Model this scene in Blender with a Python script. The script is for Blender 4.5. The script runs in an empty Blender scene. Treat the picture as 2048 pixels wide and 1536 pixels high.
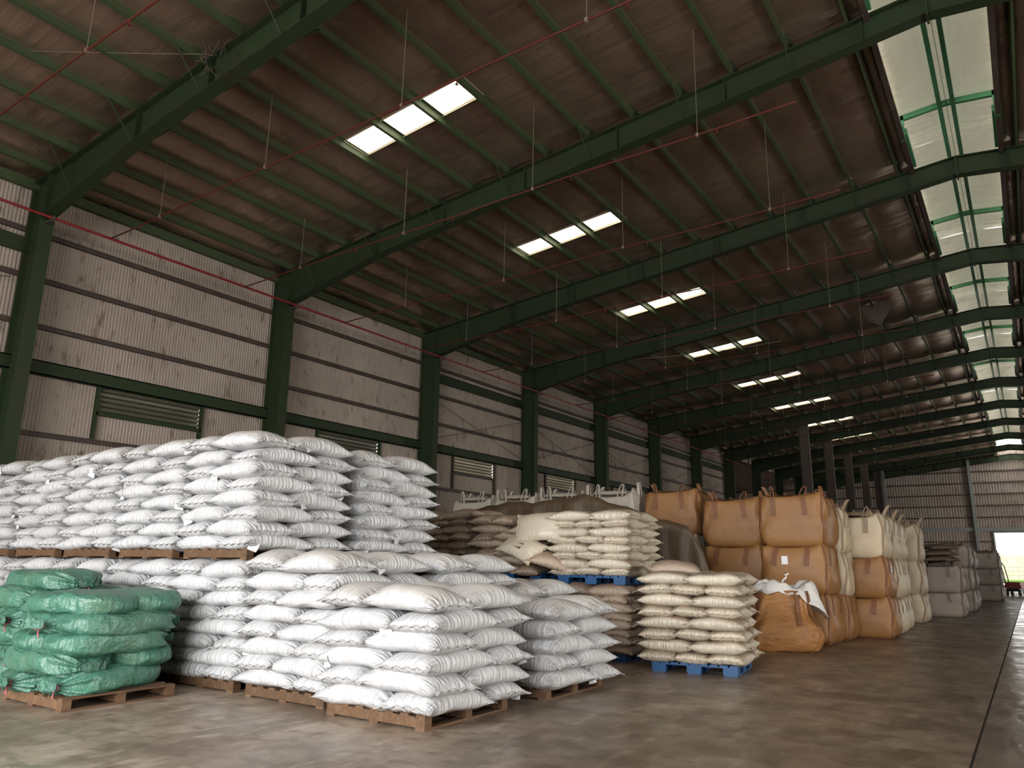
import bpy, math, random
from mathutils import Vector, Matrix
import numpy as np

rnd = random.Random(7)
S = bpy.context.scene
COL = S.collection
PI = math.pi

# ---------------------------------------------------------------- camera
YAW, PITCH, ROLL, FPX, CAM_H = 0.594642573, 0.233390401, 0.012209592, 1503.57, 1.6
fw = Vector((-math.sin(YAW) * math.cos(PITCH), math.cos(YAW) * math.cos(PITCH), math.sin(PITCH)))
rt = Vector((math.cos(YAW), math.sin(YAW), 0))
up = rt.cross(fw)
r2 = rt * math.cos(ROLL) + up * math.sin(ROLL)
u2 = -rt * math.sin(ROLL) + up * math.cos(ROLL)
cd = bpy.data.cameras.new('camera')
cam = bpy.data.objects.new('camera', cd)
COL.objects.link(cam)
cam.matrix_world = Matrix(((r2.x, u2.x, -fw.x, 0), (r2.y, u2.y, -fw.y, 0), (r2.z, u2.z, -fw.z, CAM_H), (0, 0, 0, 1)))
cd.sensor_fit = 'HORIZONTAL'
cd.sensor_width = 36.0
cd.lens = FPX / 2048 * 36.0
cd.clip_end = 500
cd.clip_start = 0.05
S.camera = cam

# ---------------------------------------------------------------- world, lights, exposure
W = bpy.data.worlds.new('overcast_sky')
S.world = W
W.use_nodes = True
bg = W.node_tree.nodes['Background']
bg.inputs[0].default_value = (1.0, 0.985, 0.95, 1)
bg.inputs[1].default_value = 5.0


def area(name, loc, rot, sx, sy, power, color=(1, 1, 1)):
    l = bpy.data.lights.new(name, 'AREA')
    l.shape = 'RECTANGLE'
    l.size, l.size_y = sx, sy
    l.energy = power
    l.color = color
    o = bpy.data.objects.new(name, l)
    o.location = loc
    o.rotation_euler = rot
    COL.objects.link(o)
    return o


# daylight coming in through the big loading doors behind the camera and in the near part of the right wall
area('daylight_front_door', (-4.5, -9.4, 4.4), (PI / 2 - 0.45, 0, 0), 17, 8.0, 3900, (0.98, 0.985, 1.0))
area('daylight_side_door', (18.6, 9.0, 3.0), (0, PI / 2, 0), 6, 9, 2600, (1.0, 0.96, 0.90))
area('added_far_end_fill', (18.6, 72.0, 3.0), (0, PI / 2, 0), 6, 12, 3600, (1.0, 0.97, 0.92))  # added fill lamp at an invented opening, brightens the far end

S.view_settings.view_transform = 'Standard'
S.view_settings.look = 'None'
S.view_settings.gamma = 1.0
S.view_settings.use_curve_mapping = False
S.view_settings.exposure = 0.0
S.cycles.use_denoising = True
S.cycles.max_bounces = 6
S.cycles.diffuse_bounces = 4
S.cycles.glossy_bounces = 3
S.cycles.use_adaptive_sampling = True
S.cycles.adaptive_threshold = 0.04
S.cycles.sample_clamp_indirect = 6.0
S.cycles.caustics_reflective = False
S.cycles.caustics_refractive = False


# ---------------------------------------------------------------- helpers
class MB:
    def __init__(s):
        s.v, s.f = [], []

    def add(s, vs, fs):
        n = len(s.v)
        s.v += [tuple(p) for p in vs]
        s.f += [tuple(i + n for i in f) for f in fs]
        return s

    def box(s, c, d, rot=None):
        x, y, z = d[0] / 2, d[1] / 2, d[2] / 2
        vs = [Vector((a * x, b * y, e * z)) for a in (-1, 1) for b in (-1, 1) for e in (-1, 1)]
        if rot is not None:
            vs = [rot @ p for p in vs]
        c = Vector(c)
        return s.add([p + c for p in vs], [(0, 1, 3, 2), (4, 6, 7, 5), (0, 4, 5, 1), (2, 3, 7, 6), (0, 2, 6, 4), (1, 5, 7, 3)])

    def span(s, a, b):
        return s.box([(p + q) / 2 for p, q in zip(a, b)], [abs(q - p) for p, q in zip(a, b)])

    def tube(s, pts, r, n=8):
        pts = [Vector(p) for p in pts]
        rings = []
        for i, p in enumerate(pts):
            t = (pts[min(i + 1, len(pts) - 1)] - pts[max(i - 1, 0)]).normalized()
            a = t.cross(Vector((0, 0, 1)))
            if a.length < 1e-3:
                a = t.cross(Vector((1, 0, 0)))
            a.normalize()
            b = t.cross(a)
            rings.append([p + (a * math.cos(k * 2 * PI / n) + b * math.sin(k * 2 * PI / n)) * r for k in range(n)])
        vs = [q for ring in rings for q in ring]
        fs = []
        for i in range(len(pts) - 1):
            for k in range(n):
                fs.append((i * n + k, i * n + (k + 1) % n, (i + 1) * n + (k + 1) % n, (i + 1) * n + k))
        fs += [tuple(range(n))[::-1], tuple((len(pts) - 1) * n + k for k in range(n))]
        return s.add(vs, fs)

    def prism(s, poly, vec):
        # planar polygon extruded by vec
        vec = Vector(vec)
        a = [Vector(p) for p in poly]
        n = len(a)
        return s.add(a + [p + vec for p in a], [tuple(range(n))[::-1], tuple(range(n, 2 * n))] +
                     [(i, (i + 1) % n, n + (i + 1) % n, n + i) for i in range(n)])

    def ribbon(s, pts, wdir, w, t=0.006):
        # strap with thickness: pts centreline, wdir width direction(s)
        pts = [Vector(p) for p in pts]
        wd = [Vector(q) for q in wdir] if isinstance(wdir[0], (tuple, list, Vector)) else [Vector(wdir)] * len(pts)
        vs, fs = [], []
        for i, p in enumerate(pts):
            tg = (pts[min(i + 1, len(pts) - 1)] - pts[max(i - 1, 0)]).normalized()
            ww = wd[i].normalized()
            nn = tg.cross(ww).normalized()
            for a, b in ((-1, -1), (1, -1), (1, 1), (-1, 1)):
                vs.append(p + ww * a * w / 2 + nn * b * t / 2)
        for i in range(len(pts) - 1):
            for k in range(4):
                fs.append((i * 4 + k, i * 4 + (k + 1) % 4, i * 4 + 4 + (k + 1) % 4, i * 4 + 4 + k))
        e = (len(pts) - 1) * 4
        fs += [(3, 2, 1, 0), (e, e + 1, e + 2, e + 3)]
        return s.add(vs, fs)

    def mesh(s, name, m, smooth=False):
        me = bpy.data.meshes.new(name)
        me.from_pydata(s.v, [], s.f)
        me.materials.append(m)
        if smooth:
            me.polygons.foreach_set('use_smooth', [True] * len(me.polygons))
        me.update()
        return me

    def build(s, name, m, parent=None, smooth=False):
        return ob(name, s.mesh(name, m, smooth), parent)


def ob(name, data, parent=None, loc=(0, 0, 0), rot=(0, 0, 0), scale=(1, 1, 1)):
    o = bpy.data.objects.new(name, data)
    COL.objects.link(o)
    o.location, o.rotation_euler, o.scale = loc, rot, scale
    if parent is not None:
        o.parent = parent
    return o


def tag(o, label=None, cat=None, group=None, kind=None):
    if label:
        o['label'] = label
    if cat:
        o['category'] = cat
    if group:
        o['group'] = group
    if kind:
        o['kind'] = kind
    return o


def thing(name, label, cat, loc=(0, 0, 0), rz=0.0, group=None):
    return tag(ob(name, None, None, loc, (0, 0, rz)), label, cat, group)


def copy_tree(o, parent=None):
    c = o.copy()
    COL.objects.link(c)
    c.parent = parent
    for ch in [x for x in o.children]:
        copy_tree(ch, c)
    return c


ORD = ['first', 'second', 'third', 'fourth', 'fifth', 'sixth', 'seventh', 'eighth', 'ninth', 'tenth', 'eleventh', 'twelfth', 'thirteenth',
       'fourteenth', 'fifteenth', 'sixteenth', 'seventeenth', 'eighteenth', 'nineteenth', 'twentieth', 'twenty-first', 'twenty-second', 'twenty-third']


# ---------------------------------------------------------------- materials
def mat(name, c, rough=0.6, metal=0.0, spots=(), bump=None, rvar=None, coord='Object', spec=0.5, rand=0.0):
    """spots: list of (scale, colour, lo, hi, stretch, amount); bump: list of (scale, strength, distance, stretch)"""
    m = bpy.data.materials.new(name)
    m.use_nodes = True
    nt = m.node_tree
    N, L = nt.nodes, nt.links
    b = N['Principled BSDF']
    b.inputs['Roughness'].default_value = rough
    b.inputs['Metallic'].default_value = metal
    b.inputs['Specular IOR Level'].default_value = spec
    tc = N.new('ShaderNodeTexCoord')
    src = tc.outputs[coord]

    def mapped(st):
        mp = N.new('ShaderNodeMapping')
        mp.inputs['Scale'].default_value = st
        L.new(src, mp.inputs[0])
        return mp.outputs[0]
    col = None
    prev = N.new('ShaderNodeRGB')
    prev.outputs[0].default_value = (*c, 1)
    col = prev.outputs[0]
    for sc, c2, lo, hi, st, amt in spots:
        nz = N.new('ShaderNodeTexNoise')
        nz.inputs['Scale'].default_value = sc
        nz.inputs['Detail'].default_value = 6
        nz.inputs['Roughness'].default_value = 0.6
        L.new(mapped(st), nz.inputs['Vector'])
        mr = N.new('ShaderNodeMapRange')
        mr.inputs[1].default_value, mr.inputs[2].default_value = lo, hi
        mr.inputs[4].default_value = amt
        L.new(nz.outputs[0], mr.inputs[0])
        mx = N.new('ShaderNodeMixRGB')
        L.new(mr.outputs[0], mx.inputs[0])
        L.new(col, mx.inputs[1])
        mx.inputs[2].default_value = (*c2, 1)
        col = mx.outputs[0]
    if rand:
        oi = N.new('ShaderNodeObjectInfo')
        mr = N.new('ShaderNodeMapRange')
        mr.inputs[3].default_value, mr.inputs[4].default_value = 1 - rand, 1.0
        L.new(oi.outputs['Random'], mr.inputs[0])
        mx = N.new('ShaderNodeMixRGB')
        mx.blend_type = 'MULTIPLY'
        mx.inputs[0].default_value = 1
        L.new(col, mx.inputs[1])
        L.new(mr.outputs[0], mx.inputs[2])
        col = mx.outputs[0]
    L.new(col, b.inputs['Base Color'])
    if rvar:
        sc, lo, hi, st = rvar
        nz = N.new('ShaderNodeTexNoise')
        nz.inputs['Scale'].default_value = sc
        nz.inputs['Detail'].default_value = 5
        L.new(mapped(st), nz.inputs['Vector'])
        mr = N.new('ShaderNodeMapRange')
        mr.inputs[1].default_value, mr.inputs[2].default_value = 0.3, 0.7
        mr.inputs[3].default_value, mr.inputs[4].default_value = lo, hi
        L.new(nz.outputs[0], mr.inputs[0])
        L.new(mr.outputs[0], b.inputs['Roughness'])
    nrm = None
    for sc, strength, dist, st in (bump or ()):
        nz = N.new('ShaderNodeTexNoise')
        nz.inputs['Scale'].default_value = sc
        nz.inputs['Detail'].default_value = 4
        L.new(mapped(st), nz.inputs['Vector'])
        bp = N.new('ShaderNodeBump')
        bp.inputs['Strength'].default_value = strength
        bp.inputs['Distance'].default_value = dist
        L.new(nz.outputs[0], bp.inputs['Height'])
        if nrm:
            L.new(nrm, bp.inputs['Normal'])
        nrm = bp.outputs[0]
    if nrm:
        L.new(nrm, b.inputs['Normal'])
    return m


def sack_mat(name, c, rough, spec, pleat=0.7, dust=None, rand=0.05):
    """woven sack: pleats run in from the sewn ends (uv), fine weave, optional dust film settled on upward faces"""
    m = mat(name, c, rough, spec=spec, rand=rand)
    nt = m.node_tree
    N, L = nt.nodes, nt.links
    b = N['Principled BSDF']
    uv = N.new('ShaderNodeUVMap')
    uv.uv_map = 'UVMap'
    sep = N.new('ShaderNodeSeparateXYZ')
    L.new(uv.outputs[0], sep.inputs[0])

    def math_(op, a, bb=None):
        n = N.new('ShaderNodeMath')
        n.operation = op
        for i, x in enumerate((a, bb)):
            if x is None:
                continue
            if isinstance(x, (int, float)):
                n.inputs[i].default_value = x
            else:
                L.new(x, n.inputs[i])
        return n.outputs[0]
    oi = N.new('ShaderNodeObjectInfo')
    seed = math_('MULTIPLY', oi.outputs['Random'], 37.0)

    def band(co, along, across, lo, hi, amp, fa, fb):
        e = math_('ABSOLUTE', math_('SUBTRACT', co, 0.5))
        mr = N.new('ShaderNodeMapRange')
        mr.interpolation_type = 'SMOOTHSTEP'
        mr.inputs[1].default_value, mr.inputs[2].default_value = lo, hi
        L.new(e, mr.inputs[0])
        cb = N.new('ShaderNodeCombineXYZ')
        L.new(math_('MULTIPLY', across, fa), cb.inputs[0])
        L.new(math_('MULTIPLY', along, fb), cb.inputs[1])
        L.new(seed, cb.inputs[2])
        nz = N.new('ShaderNodeTexNoise')
        nz.inputs['Scale'].default_value = 1
        nz.inputs['Detail'].default_value = 2
        L.new(cb.outputs[0], nz.inputs['Vector'])
        return math_('MULTIPLY', math_('MULTIPLY', nz.outputs[0], mr.outputs[0]), amp)
    h = math_('ADD', band(sep.outputs[0], sep.outputs[1], sep.outputs[0], 0.12, 0.5, 1.3, 3, 26),
              band(sep.outputs[1], sep.outputs[0], sep.outputs[1], 0.12, 0.5, 0.9, 2, 34))
    bp = N.new('ShaderNodeBump')
    bp.inputs['Strength'].default_value = pleat
    bp.inputs['Distance'].default_value = 0.05
    L.new(h, bp.inputs['Height'])
    nz = N.new('ShaderNodeTexNoise')
    nz.inputs['Scale'].default_value = 5
    nz.inputs['Detail'].default_value = 3
    tc = N.new('ShaderNodeTexCoord')
    L.new(tc.outputs['Object'], nz.inputs['Vector'])
    b2 = N.new('ShaderNodeBump')
    b2.inputs['Strength'].default_value = 0.35
    b2.inputs['Distance'].default_value = 0.03
    L.new(nz.outputs[0], b2.inputs['Height'])
    L.new(bp.outputs[0], b2.inputs['Normal'])
    L.new(b2.outputs[0], b.inputs['Normal'])
    if dust:
        dc, amt = dust
        g = N.new('ShaderNodeNewGeometry')
        sp = N.new('ShaderNodeSeparateXYZ')
        L.new(g.outputs['Normal'], sp.inputs[0])
        mr = N.new('ShaderNodeMapRange')
        mr.inputs[1].default_value, mr.inputs[2].default_value = 0.45, 0.98
        mr.inputs[4].default_value = amt
        L.new(sp.outputs[2], mr.inputs[0])
        nd = N.new('ShaderNodeTexNoise')
        nd.inputs['Scale'].default_value = 2.2
        nd.inputs['Detail'].default_value = 5
        L.new(tc.outputs['Object'], nd.inputs['Vector'])
        f = math_('MULTIPLY', mr.outputs[0], math_('ADD', math_('MULTIPLY', nd.outputs[0], 1.2), 0.2))
        old = b.inputs['Base Color'].links[0].from_socket
        mx = N.new('ShaderNodeMixRGB')
        L.new(f, mx.inputs[0])
        L.new(old, mx.inputs[1])
        mx.inputs[2].default_value = (*dc, 1)
        L.new(mx.outputs[0], b.inputs['Base Color'])
    return m


def emit(name, c, st, grain=None):
    m = bpy.data.materials.new(name)
    m.use_nodes = True
    b = m.node_tree.nodes['Principled BSDF']
    b.inputs['Base Color'].default_value = (*c, 1)
    b.inputs['Emission Color'].default_value = (*c, 1)
    b.inputs['Emission Strength'].default_value = st
    b.inputs['Roughness'].default_value = 0.5
    return m


ONE = (1, 1, 1)
M_GREEN = mat('green_steel', (0.020, 0.034, 0.014), 0.5, 0.0, [(1.3, (0.035, 0.022, 0.014), 0.52, 0.75, ONE, 0.75), (14, (0.014, 0.02, 0.012), 0.5, 0.8, ONE, 0.5)], rvar=(3, 0.45, 0.7, ONE), spec=0.22)
M_PURLIN = mat('green_purlin', (0.046, 0.066, 0.029), 0.45, 0.0, [(1.1, (0.055, 0.045, 0.028), 0.5, 0.75, (1, 0.3, 1), 0.7)], rvar=(3, 0.4, 0.65, ONE), spec=0.3)
M_RIDGE = mat('bright_green_steel', (0.06, 0.22, 0.10), 0.4, 0.0, [(2, (0.05, 0.06, 0.03), 0.5, 0.75, (1, 0.3, 1), 0.6)])
M_BROWNSTEEL = mat('brown_steel', (0.045, 0.030, 0.022), 0.6, 0.0, [(3, (0.09, 0.06, 0.04), 0.5, 0.7, ONE, 0.6)])
M_FOIL = mat('insulation_foil', (0.46, 0.335, 0.255), 0.36, 0.82,
             [(0.35, (0.27, 0.165, 0.115), 0.40, 0.66, (1, 1, 1), 0.7), (0.8, (0.22, 0.14, 0.10), 0.52, 0.80, (1.5, 0.6, 1), 0.5)],
             [(1.3, 0.35, 0.10, (0.35, 2.6, 1))], rvar=(1.2, 0.24, 0.42, ONE))
M_FOILB = mat('ridge_foil', (0.58, 0.55, 0.48), 0.36, 0.7, [(1.0, (0.30, 0.25, 0.19), 0.45, 0.72, (1.5, 0.5, 1), 0.7)],
              [(1.6, 0.6, 0.10, (0.4, 3.5, 1))])
nt_ = M_FOILB.node_tree
tr_ = nt_.nodes.new('ShaderNodeBsdfTranslucent')
tr_.inputs[0].default_value = (0.80, 0.76, 0.58, 1)
mx_ = nt_.nodes.new('ShaderNodeMixShader')
mx_.inputs[0].default_value = 0.06
nt_.links.new(nt_.nodes['Principled BSDF'].outputs[0], mx_.inputs[1])
nt_.links.new(tr_.outputs[0], mx_.inputs[2])
nt_.links.new(mx_.outputs[0], nt_.nodes['Material Output'].inputs[0])
M_SHEET = mat('corrugated_sheet', (0.335, 0.278, 0.232), 0.6, 0.0,
              [(0.45, (0.245, 0.196, 0.160), 0.40, 0.70, ONE, 0.8), (2.6, (0.12, 0.075, 0.05), 0.57, 0.70, (1, 1.6, 0.7), 0.8), (9, (0.10, 0.06, 0.04), 0.66, 0.74, (1, 0.5, 1.6), 0.7)], spec=0.2)
M_LOUVRE = mat('louvre_blade', (0.52, 0.47, 0.33), 0.5, 0.0, [(3, (0.22, 0.17, 0.10), 0.5, 0.75, ONE, 0.6)])
M_LOUVRE_G = mat('green_louvre_blade', (0.10, 0.105, 0.065), 0.5, 0.0, [(3, (0.05, 0.04, 0.03), 0.5, 0.75, ONE, 0.6)])
M_FLOOR = mat('concrete_floor', (0.40, 0.315, 0.245), 0.45, 0.0,
              [(0.35, (0.25, 0.19, 0.14), 0.42, 0.60, ONE, 0.8), (1.3, (0.19, 0.14, 0.10), 0.48, 0.62, (1, 0.8, 1), 0.85),
               (1.1, (0.50, 0.41, 0.32), 0.52, 0.68, (1.3, 0.7, 1), 0.55), (4.5, (0.17, 0.125, 0.092), 0.50, 0.62, (0.7, 1.2, 1), 0.7),
               (3.5, (0.55, 0.46, 0.37), 0.54, 0.66, (1.5, 0.5, 1), 0.6)],
              [(24, 0.10, 0.01, ONE), (1.2, 0.12, 0.04, (2.2, 0.7, 1))], rvar=(1.4, 0.24, 0.52, ONE))
# light falloff painted into the floor colour, darker towards the right
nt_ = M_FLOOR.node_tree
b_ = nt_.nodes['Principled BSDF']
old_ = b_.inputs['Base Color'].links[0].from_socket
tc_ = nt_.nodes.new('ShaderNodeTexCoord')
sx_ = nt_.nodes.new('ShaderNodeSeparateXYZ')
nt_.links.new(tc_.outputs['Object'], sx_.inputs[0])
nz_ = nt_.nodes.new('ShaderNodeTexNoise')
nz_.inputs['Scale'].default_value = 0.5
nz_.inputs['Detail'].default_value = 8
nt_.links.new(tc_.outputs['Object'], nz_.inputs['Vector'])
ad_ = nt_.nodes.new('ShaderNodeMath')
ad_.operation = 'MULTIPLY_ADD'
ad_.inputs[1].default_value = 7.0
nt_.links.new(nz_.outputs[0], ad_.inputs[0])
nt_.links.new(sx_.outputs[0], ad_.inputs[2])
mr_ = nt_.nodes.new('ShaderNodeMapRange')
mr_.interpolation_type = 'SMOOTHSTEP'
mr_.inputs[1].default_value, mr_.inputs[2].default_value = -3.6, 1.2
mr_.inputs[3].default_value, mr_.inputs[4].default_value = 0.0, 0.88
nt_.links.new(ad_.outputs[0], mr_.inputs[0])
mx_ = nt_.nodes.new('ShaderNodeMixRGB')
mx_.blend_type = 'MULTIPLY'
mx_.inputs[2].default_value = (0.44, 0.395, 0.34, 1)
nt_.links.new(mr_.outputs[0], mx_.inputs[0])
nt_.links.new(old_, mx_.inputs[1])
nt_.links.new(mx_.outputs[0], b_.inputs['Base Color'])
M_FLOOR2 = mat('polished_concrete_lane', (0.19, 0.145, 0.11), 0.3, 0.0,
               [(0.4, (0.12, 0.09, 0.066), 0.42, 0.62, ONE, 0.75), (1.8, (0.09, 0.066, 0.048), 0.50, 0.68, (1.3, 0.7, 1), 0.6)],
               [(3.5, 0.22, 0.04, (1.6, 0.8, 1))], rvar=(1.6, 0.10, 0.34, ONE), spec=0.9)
M_JOINT = mat('joint_filler', (0.03, 0.022, 0.016), 0.8)
M_RED = mat('red_pipe', (0.19, 0.014, 0.016), 0.4, 0.0, [(2, (0.12, 0.03, 0.02), 0.55, 0.75, ONE, 0.7)])
M_ROD = mat('hanger_rod', (0.20, 0.16, 0.12), 0.5, 0.3)
M_REDB = mat('dull_red_pipe', (0.085, 0.018, 0.013), 0.5, 0.0, [(2, (0.06, 0.028, 0.018), 0.5, 0.75, ONE, 0.7)], spec=0.2)
M_WOOD = mat('pallet_wood', (0.14, 0.074, 0.034), 0.75, 0.0, [(2, (0.24, 0.14, 0.075), 0.45, 0.7, (1, 8, 8), 0.7), (3, (0.09, 0.045, 0.025), 0.5, 0.72, (1.5, 8, 8), 0.7)], [(6, 0.3, 0.01, (1, 10, 10))], rand=0.3)
M_BLUE = mat('blue_plastic', (0.004, 0.070, 0.20), 0.5, 0.0, [(4, (0.01, 0.04, 0.13), 0.5, 0.75, ONE, 0.6)])
M_WHITE = sack_mat('white_woven_sack', (0.63, 0.63, 0.635), 0.5, 0.3, 1.0)
M_WHITED = sack_mat('white_woven_sack_dusty', (0.635, 0.635, 0.635), 0.5, 0.3, 1.0, ((0.55, 0.45, 0.35), 0.5))
M_BEIGE = sack_mat('beige_woven_sack', (0.60, 0.53, 0.42), 0.36, 0.6, 0.7, ((0.26, 0.155, 0.085), 0.75), 0.15)
M_BEIGED = sack_mat('beige_woven_sack_dark', (0.47, 0.37, 0.285), 0.45, 0.4, 0.7, ((0.28, 0.18, 0.12), 0.85), 0.2)
M_HEM = mat('white_hem', (0.50, 0.49, 0.48), 0.6)
M_HEMB = mat('beige_hem', (0.52, 0.43, 0.31), 0.6)
M_TAG = mat('paper_tag', (0.80, 0.80, 0.80), 0.6)
M_GREENSACK = mat('green_woven_sack', (0.070, 0.20, 0.140), 0.36, 0.0, [(1.2, (0.16, 0.22, 0.12), 0.52, 0.78, ONE, 0.55), (6, (0.06, 0.20, 0.13), 0.5, 0.7, ONE, 0.5)],
                  [(5, 0.8, 0.08, (1, 2.5, 1)), (14, 0.5, 0.03, (1, 1.8, 1))], spec=0.6, rand=0.12)
M_PINK = mat('pink_string', (0.62, 0.16, 0.20), 0.6)
M_REDCLOTH = mat('red_cloth', (0.42, 0.02, 0.03), 0.6)
M_TAN = mat('tan_jumbo', (0.31, 0.148, 0.046), 0.55, 0.0, [(1.6, (0.24, 0.105, 0.035), 0.45, 0.72, ONE, 0.7), (7, (0.17, 0.07, 0.025), 0.58, 0.75, (1, 1, 0.5), 0.5)],
            [(3.2, 0.4, 0.05, (1, 1, 0.6)), (45, 0.08, 0.01, ONE)], rand=0.16)
M_TANS = mat('tan_strap', (0.17, 0.066, 0.022), 0.6, 0.0, [(8, (0.13, 0.05, 0.02), 0.5, 0.7, ONE, 0.6)])
M_CREAM = mat('cream_jumbo', (0.55, 0.455, 0.315), 0.55, 0.0, [(1.6, (0.45, 0.34, 0.21), 0.50, 0.78, ONE, 0.7)], [(3.2, 0.4, 0.05, (1, 1, 0.7))], rand=0.12)
M_CREAMS = mat('cream_strap', (0.27, 0.195, 0.125), 0.6)
M_PALEJ = mat('pale_jumbo', (0.46, 0.41, 0.34), 0.55, 0.0, [(1.6, (0.34, 0.29, 0.23), 0.50, 0.78, ONE, 0.7)], [(3.2, 0.4, 0.05, (1, 1, 0.7))], rand=0.12)
M_PALES = mat('pale_strap', (0.42, 0.37, 0.31), 0.6)
M_GREYJ = mat('grey_jumbo', (0.37, 0.31, 0.255), 0.6, 0.0, [(1.6, (0.26, 0.20, 0.155), 0.45, 0.72, ONE, 0.7)], [(3.2, 0.4, 0.05, (1, 1, 0.7))], rand=0.15)
M_GREYS = mat('grey_strap', (0.19, 0.145, 0.115), 0.6)
M_LINER = mat('white_liner', (0.72, 0.69, 0.66), 0.45, 0.0, [], [(6, 0.6, 0.05, ONE)])
M_TARP = mat('olive_tarp', (0.060, 0.037, 0.017), 0.55, 0.0, [(0.9, (0.095, 0.058, 0.028), 0.45, 0.75, ONE, 0.7)], [(2.5, 0.5, 0.06, (1.6, 1, 0.4))])
M_DARKFOLD = mat('brown_folded_fabric', (0.12, 0.085, 0.062), 0.6, 0.0, [(2, (0.19, 0.14, 0.10), 0.5, 0.7, ONE, 0.6)], [(6, 0.7, 0.06, ONE)])
M_INK = mat('black_ink', (0.02, 0.02, 0.022), 0.6)
M_SKY = emit('translucent_skylight', (1.0, 0.93, 0.74), 3.0)
nt_ = M_SKY.node_tree
tc_ = nt_.nodes.new('ShaderNodeTexCoord')
mp_ = nt_.nodes.new('ShaderNodeMapping')
mp_.inputs['Scale'].default_value = (0.5, 14, 1)
nz_ = nt_.nodes.new('ShaderNodeTexNoise')
nz_.inputs['Scale'].default_value = 1.0
nz_.inputs['Detail'].default_value = 3
mr_ = nt_.nodes.new('ShaderNodeMapRange')
mr_.inputs[1].default_value, mr_.inputs[2].default_value = 0.35, 0.62
mr_.inputs[3].default_value, mr_.inputs[4].default_value = 1.2, 6.5
nt_.links.new(tc_.outputs['Object'], mp_.inputs[0])
nt_.links.new(mp_.outputs[0], nz_.inputs['Vector'])
nt_.links.new(nz_.outputs[0], mr_.inputs[0])
nt_.links.new(mr_.outputs[0], nt_.nodes['Principled BSDF'].inputs['Emission Strength'])
M_FLASH = mat('galvanised_flashing', (0.42, 0.37, 0.28), 0.45, 0.4)
M_GRASS = mat('grass', (0.10, 0.22, 0.03), 0.8, 0, [(3, (0.2, 0.3, 0.06), 0.45, 0.6, ONE, 0.8)])
M_PAVE = mat('outdoor_paving', (0.55, 0.52, 0.48), 0.8)
M_BRICKW = mat('cream_block', (0.66, 0.60, 0.47), 0.8, 0, [(3, (0.5, 0.44, 0.34), 0.5, 0.7, ONE, 0.7)], rand=0.15)
M_MORTAR = mat('mortar', (0.40, 0.36, 0.30), 0.9)
M_CARTRED = mat('rusty_red_paint', (0.30, 0.075, 0.05), 0.6)
M_BLACK = mat('black_rubber', (0.02, 0.02, 0.022), 0.6)
M_STEELGREY = mat('grey_steel', (0.19, 0.205, 0.19), 0.5, 0.0)
M_DARKMETAL = mat('dark_rust_and_shade', (0.05, 0.035, 0.028), 0.7)

# ---------------------------------------------------------------- building dimensions
XW, XR = -19.9, 19.06            # left and right walls
RX = -0.42                       # ridge line
Y0, BAY = 7.7, 7.5
YK = lambda k: Y0 + BAY * k
YEND, YFRONT = YK(11), -10.0
SL = 0.105
ANG = math.atan(SL)


def zr(x):                       # top of rafters / underside of purlins
    return 10.75 + SL * ((x if x <= RX else 2 * RX - x) + 20)


# ---------------------------------------------------------------- floor
floor = tag(ob('floor', None), 'brown grey polished concrete warehouse floor with a long joint', None, None, 'structure')
JX = -0.62
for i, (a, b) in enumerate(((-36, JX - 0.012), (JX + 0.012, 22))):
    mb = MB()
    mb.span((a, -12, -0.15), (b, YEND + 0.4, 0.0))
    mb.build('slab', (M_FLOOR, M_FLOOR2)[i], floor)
mb = MB()
mb.span((JX - 0.012, -12, -0.15), (JX + 0.012, YEND + 0.4, -0.012))
mb.build('joint_filler', M_JOINT, floor)

# ---------------------------------------------------------------- ceiling : purlins and foil
ceiling = tag(ob('ceiling', None), 'low pitched roof of foil insulation laid over green purlins', None, None, 'structure')
PX = [-1.82 - 1.225 * i for i in range(15)]          # left slope purlins
SKX0, SKX1 = PX[9], PX[6]                             # skylights span three purlin spaces
SKW = 0.78
SKYC = lambda k: 11.86 + 7.62 * k


def purlin_mesh(length):
    mb = MB()
    h, f, t = 0.2, 0.07, 0.006
    mb.span((-t / 2, -length / 2, 0), (t / 2, length / 2, h))
    mb.span((-t / 2, -length / 2, h - t), (f, length / 2, h))
    mb.span((-f, -length / 2, 0), (t / 2, length / 2, t))
    mb.span((-f, -length / 2, 0), (-f + t, length / 2, 0.02))
    return mb.mesh('purlin', M_PURLIN)


def foil_mesh(length, width, seed, m=None):
    r = random.Random(seed)
    nx, ny = 8, max(4, int(length * 5))
    ph = [r.uniform(0, 6.28) for _ in range(8)]
    vs, fs = [], []
    for j in range(ny + 1):
        y = -length / 2 + length * j / ny
        e = min(1.0, (length / 2 - abs(y)) / 0.9)
        e = e * e * (3 - 2 * e)
        for i in range(nx + 1):
            u = -1 + 2 * i / nx
            x = u * width / 2
            prof = 1 - u * u
            z = -0.075 * e * prof - 0.02 * e
            z += 0.010 * prof * (math.sin(5.1 * y + ph[0] + 1.5 * u) + 0.7 * math.sin(9.7 * y + ph[1] - 2 * u) + math.sin(2.3 * y + ph[2]))
            vs.append((x, y, z))
    for j in range(ny):
        for i in range(nx):
            a = j * (nx + 1) + i
            fs.append((a, a + nx + 1, a + nx + 2, a + 1))
    mb = MB()
    mb.add(vs, fs)
    return mb.mesh('insulation_panel', m or M_FOIL, True)


PUR = purlin_mesh(BAY)
FOILS = {}


def foil(length, width, seed, m=None):
    key = (round(length, 2), round(width, 2), seed, m.name if m else '')
    if key not in FOILS:
        FOILS[key] = foil_mesh(length, width, seed, m)
    return FOILS[key]


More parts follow.
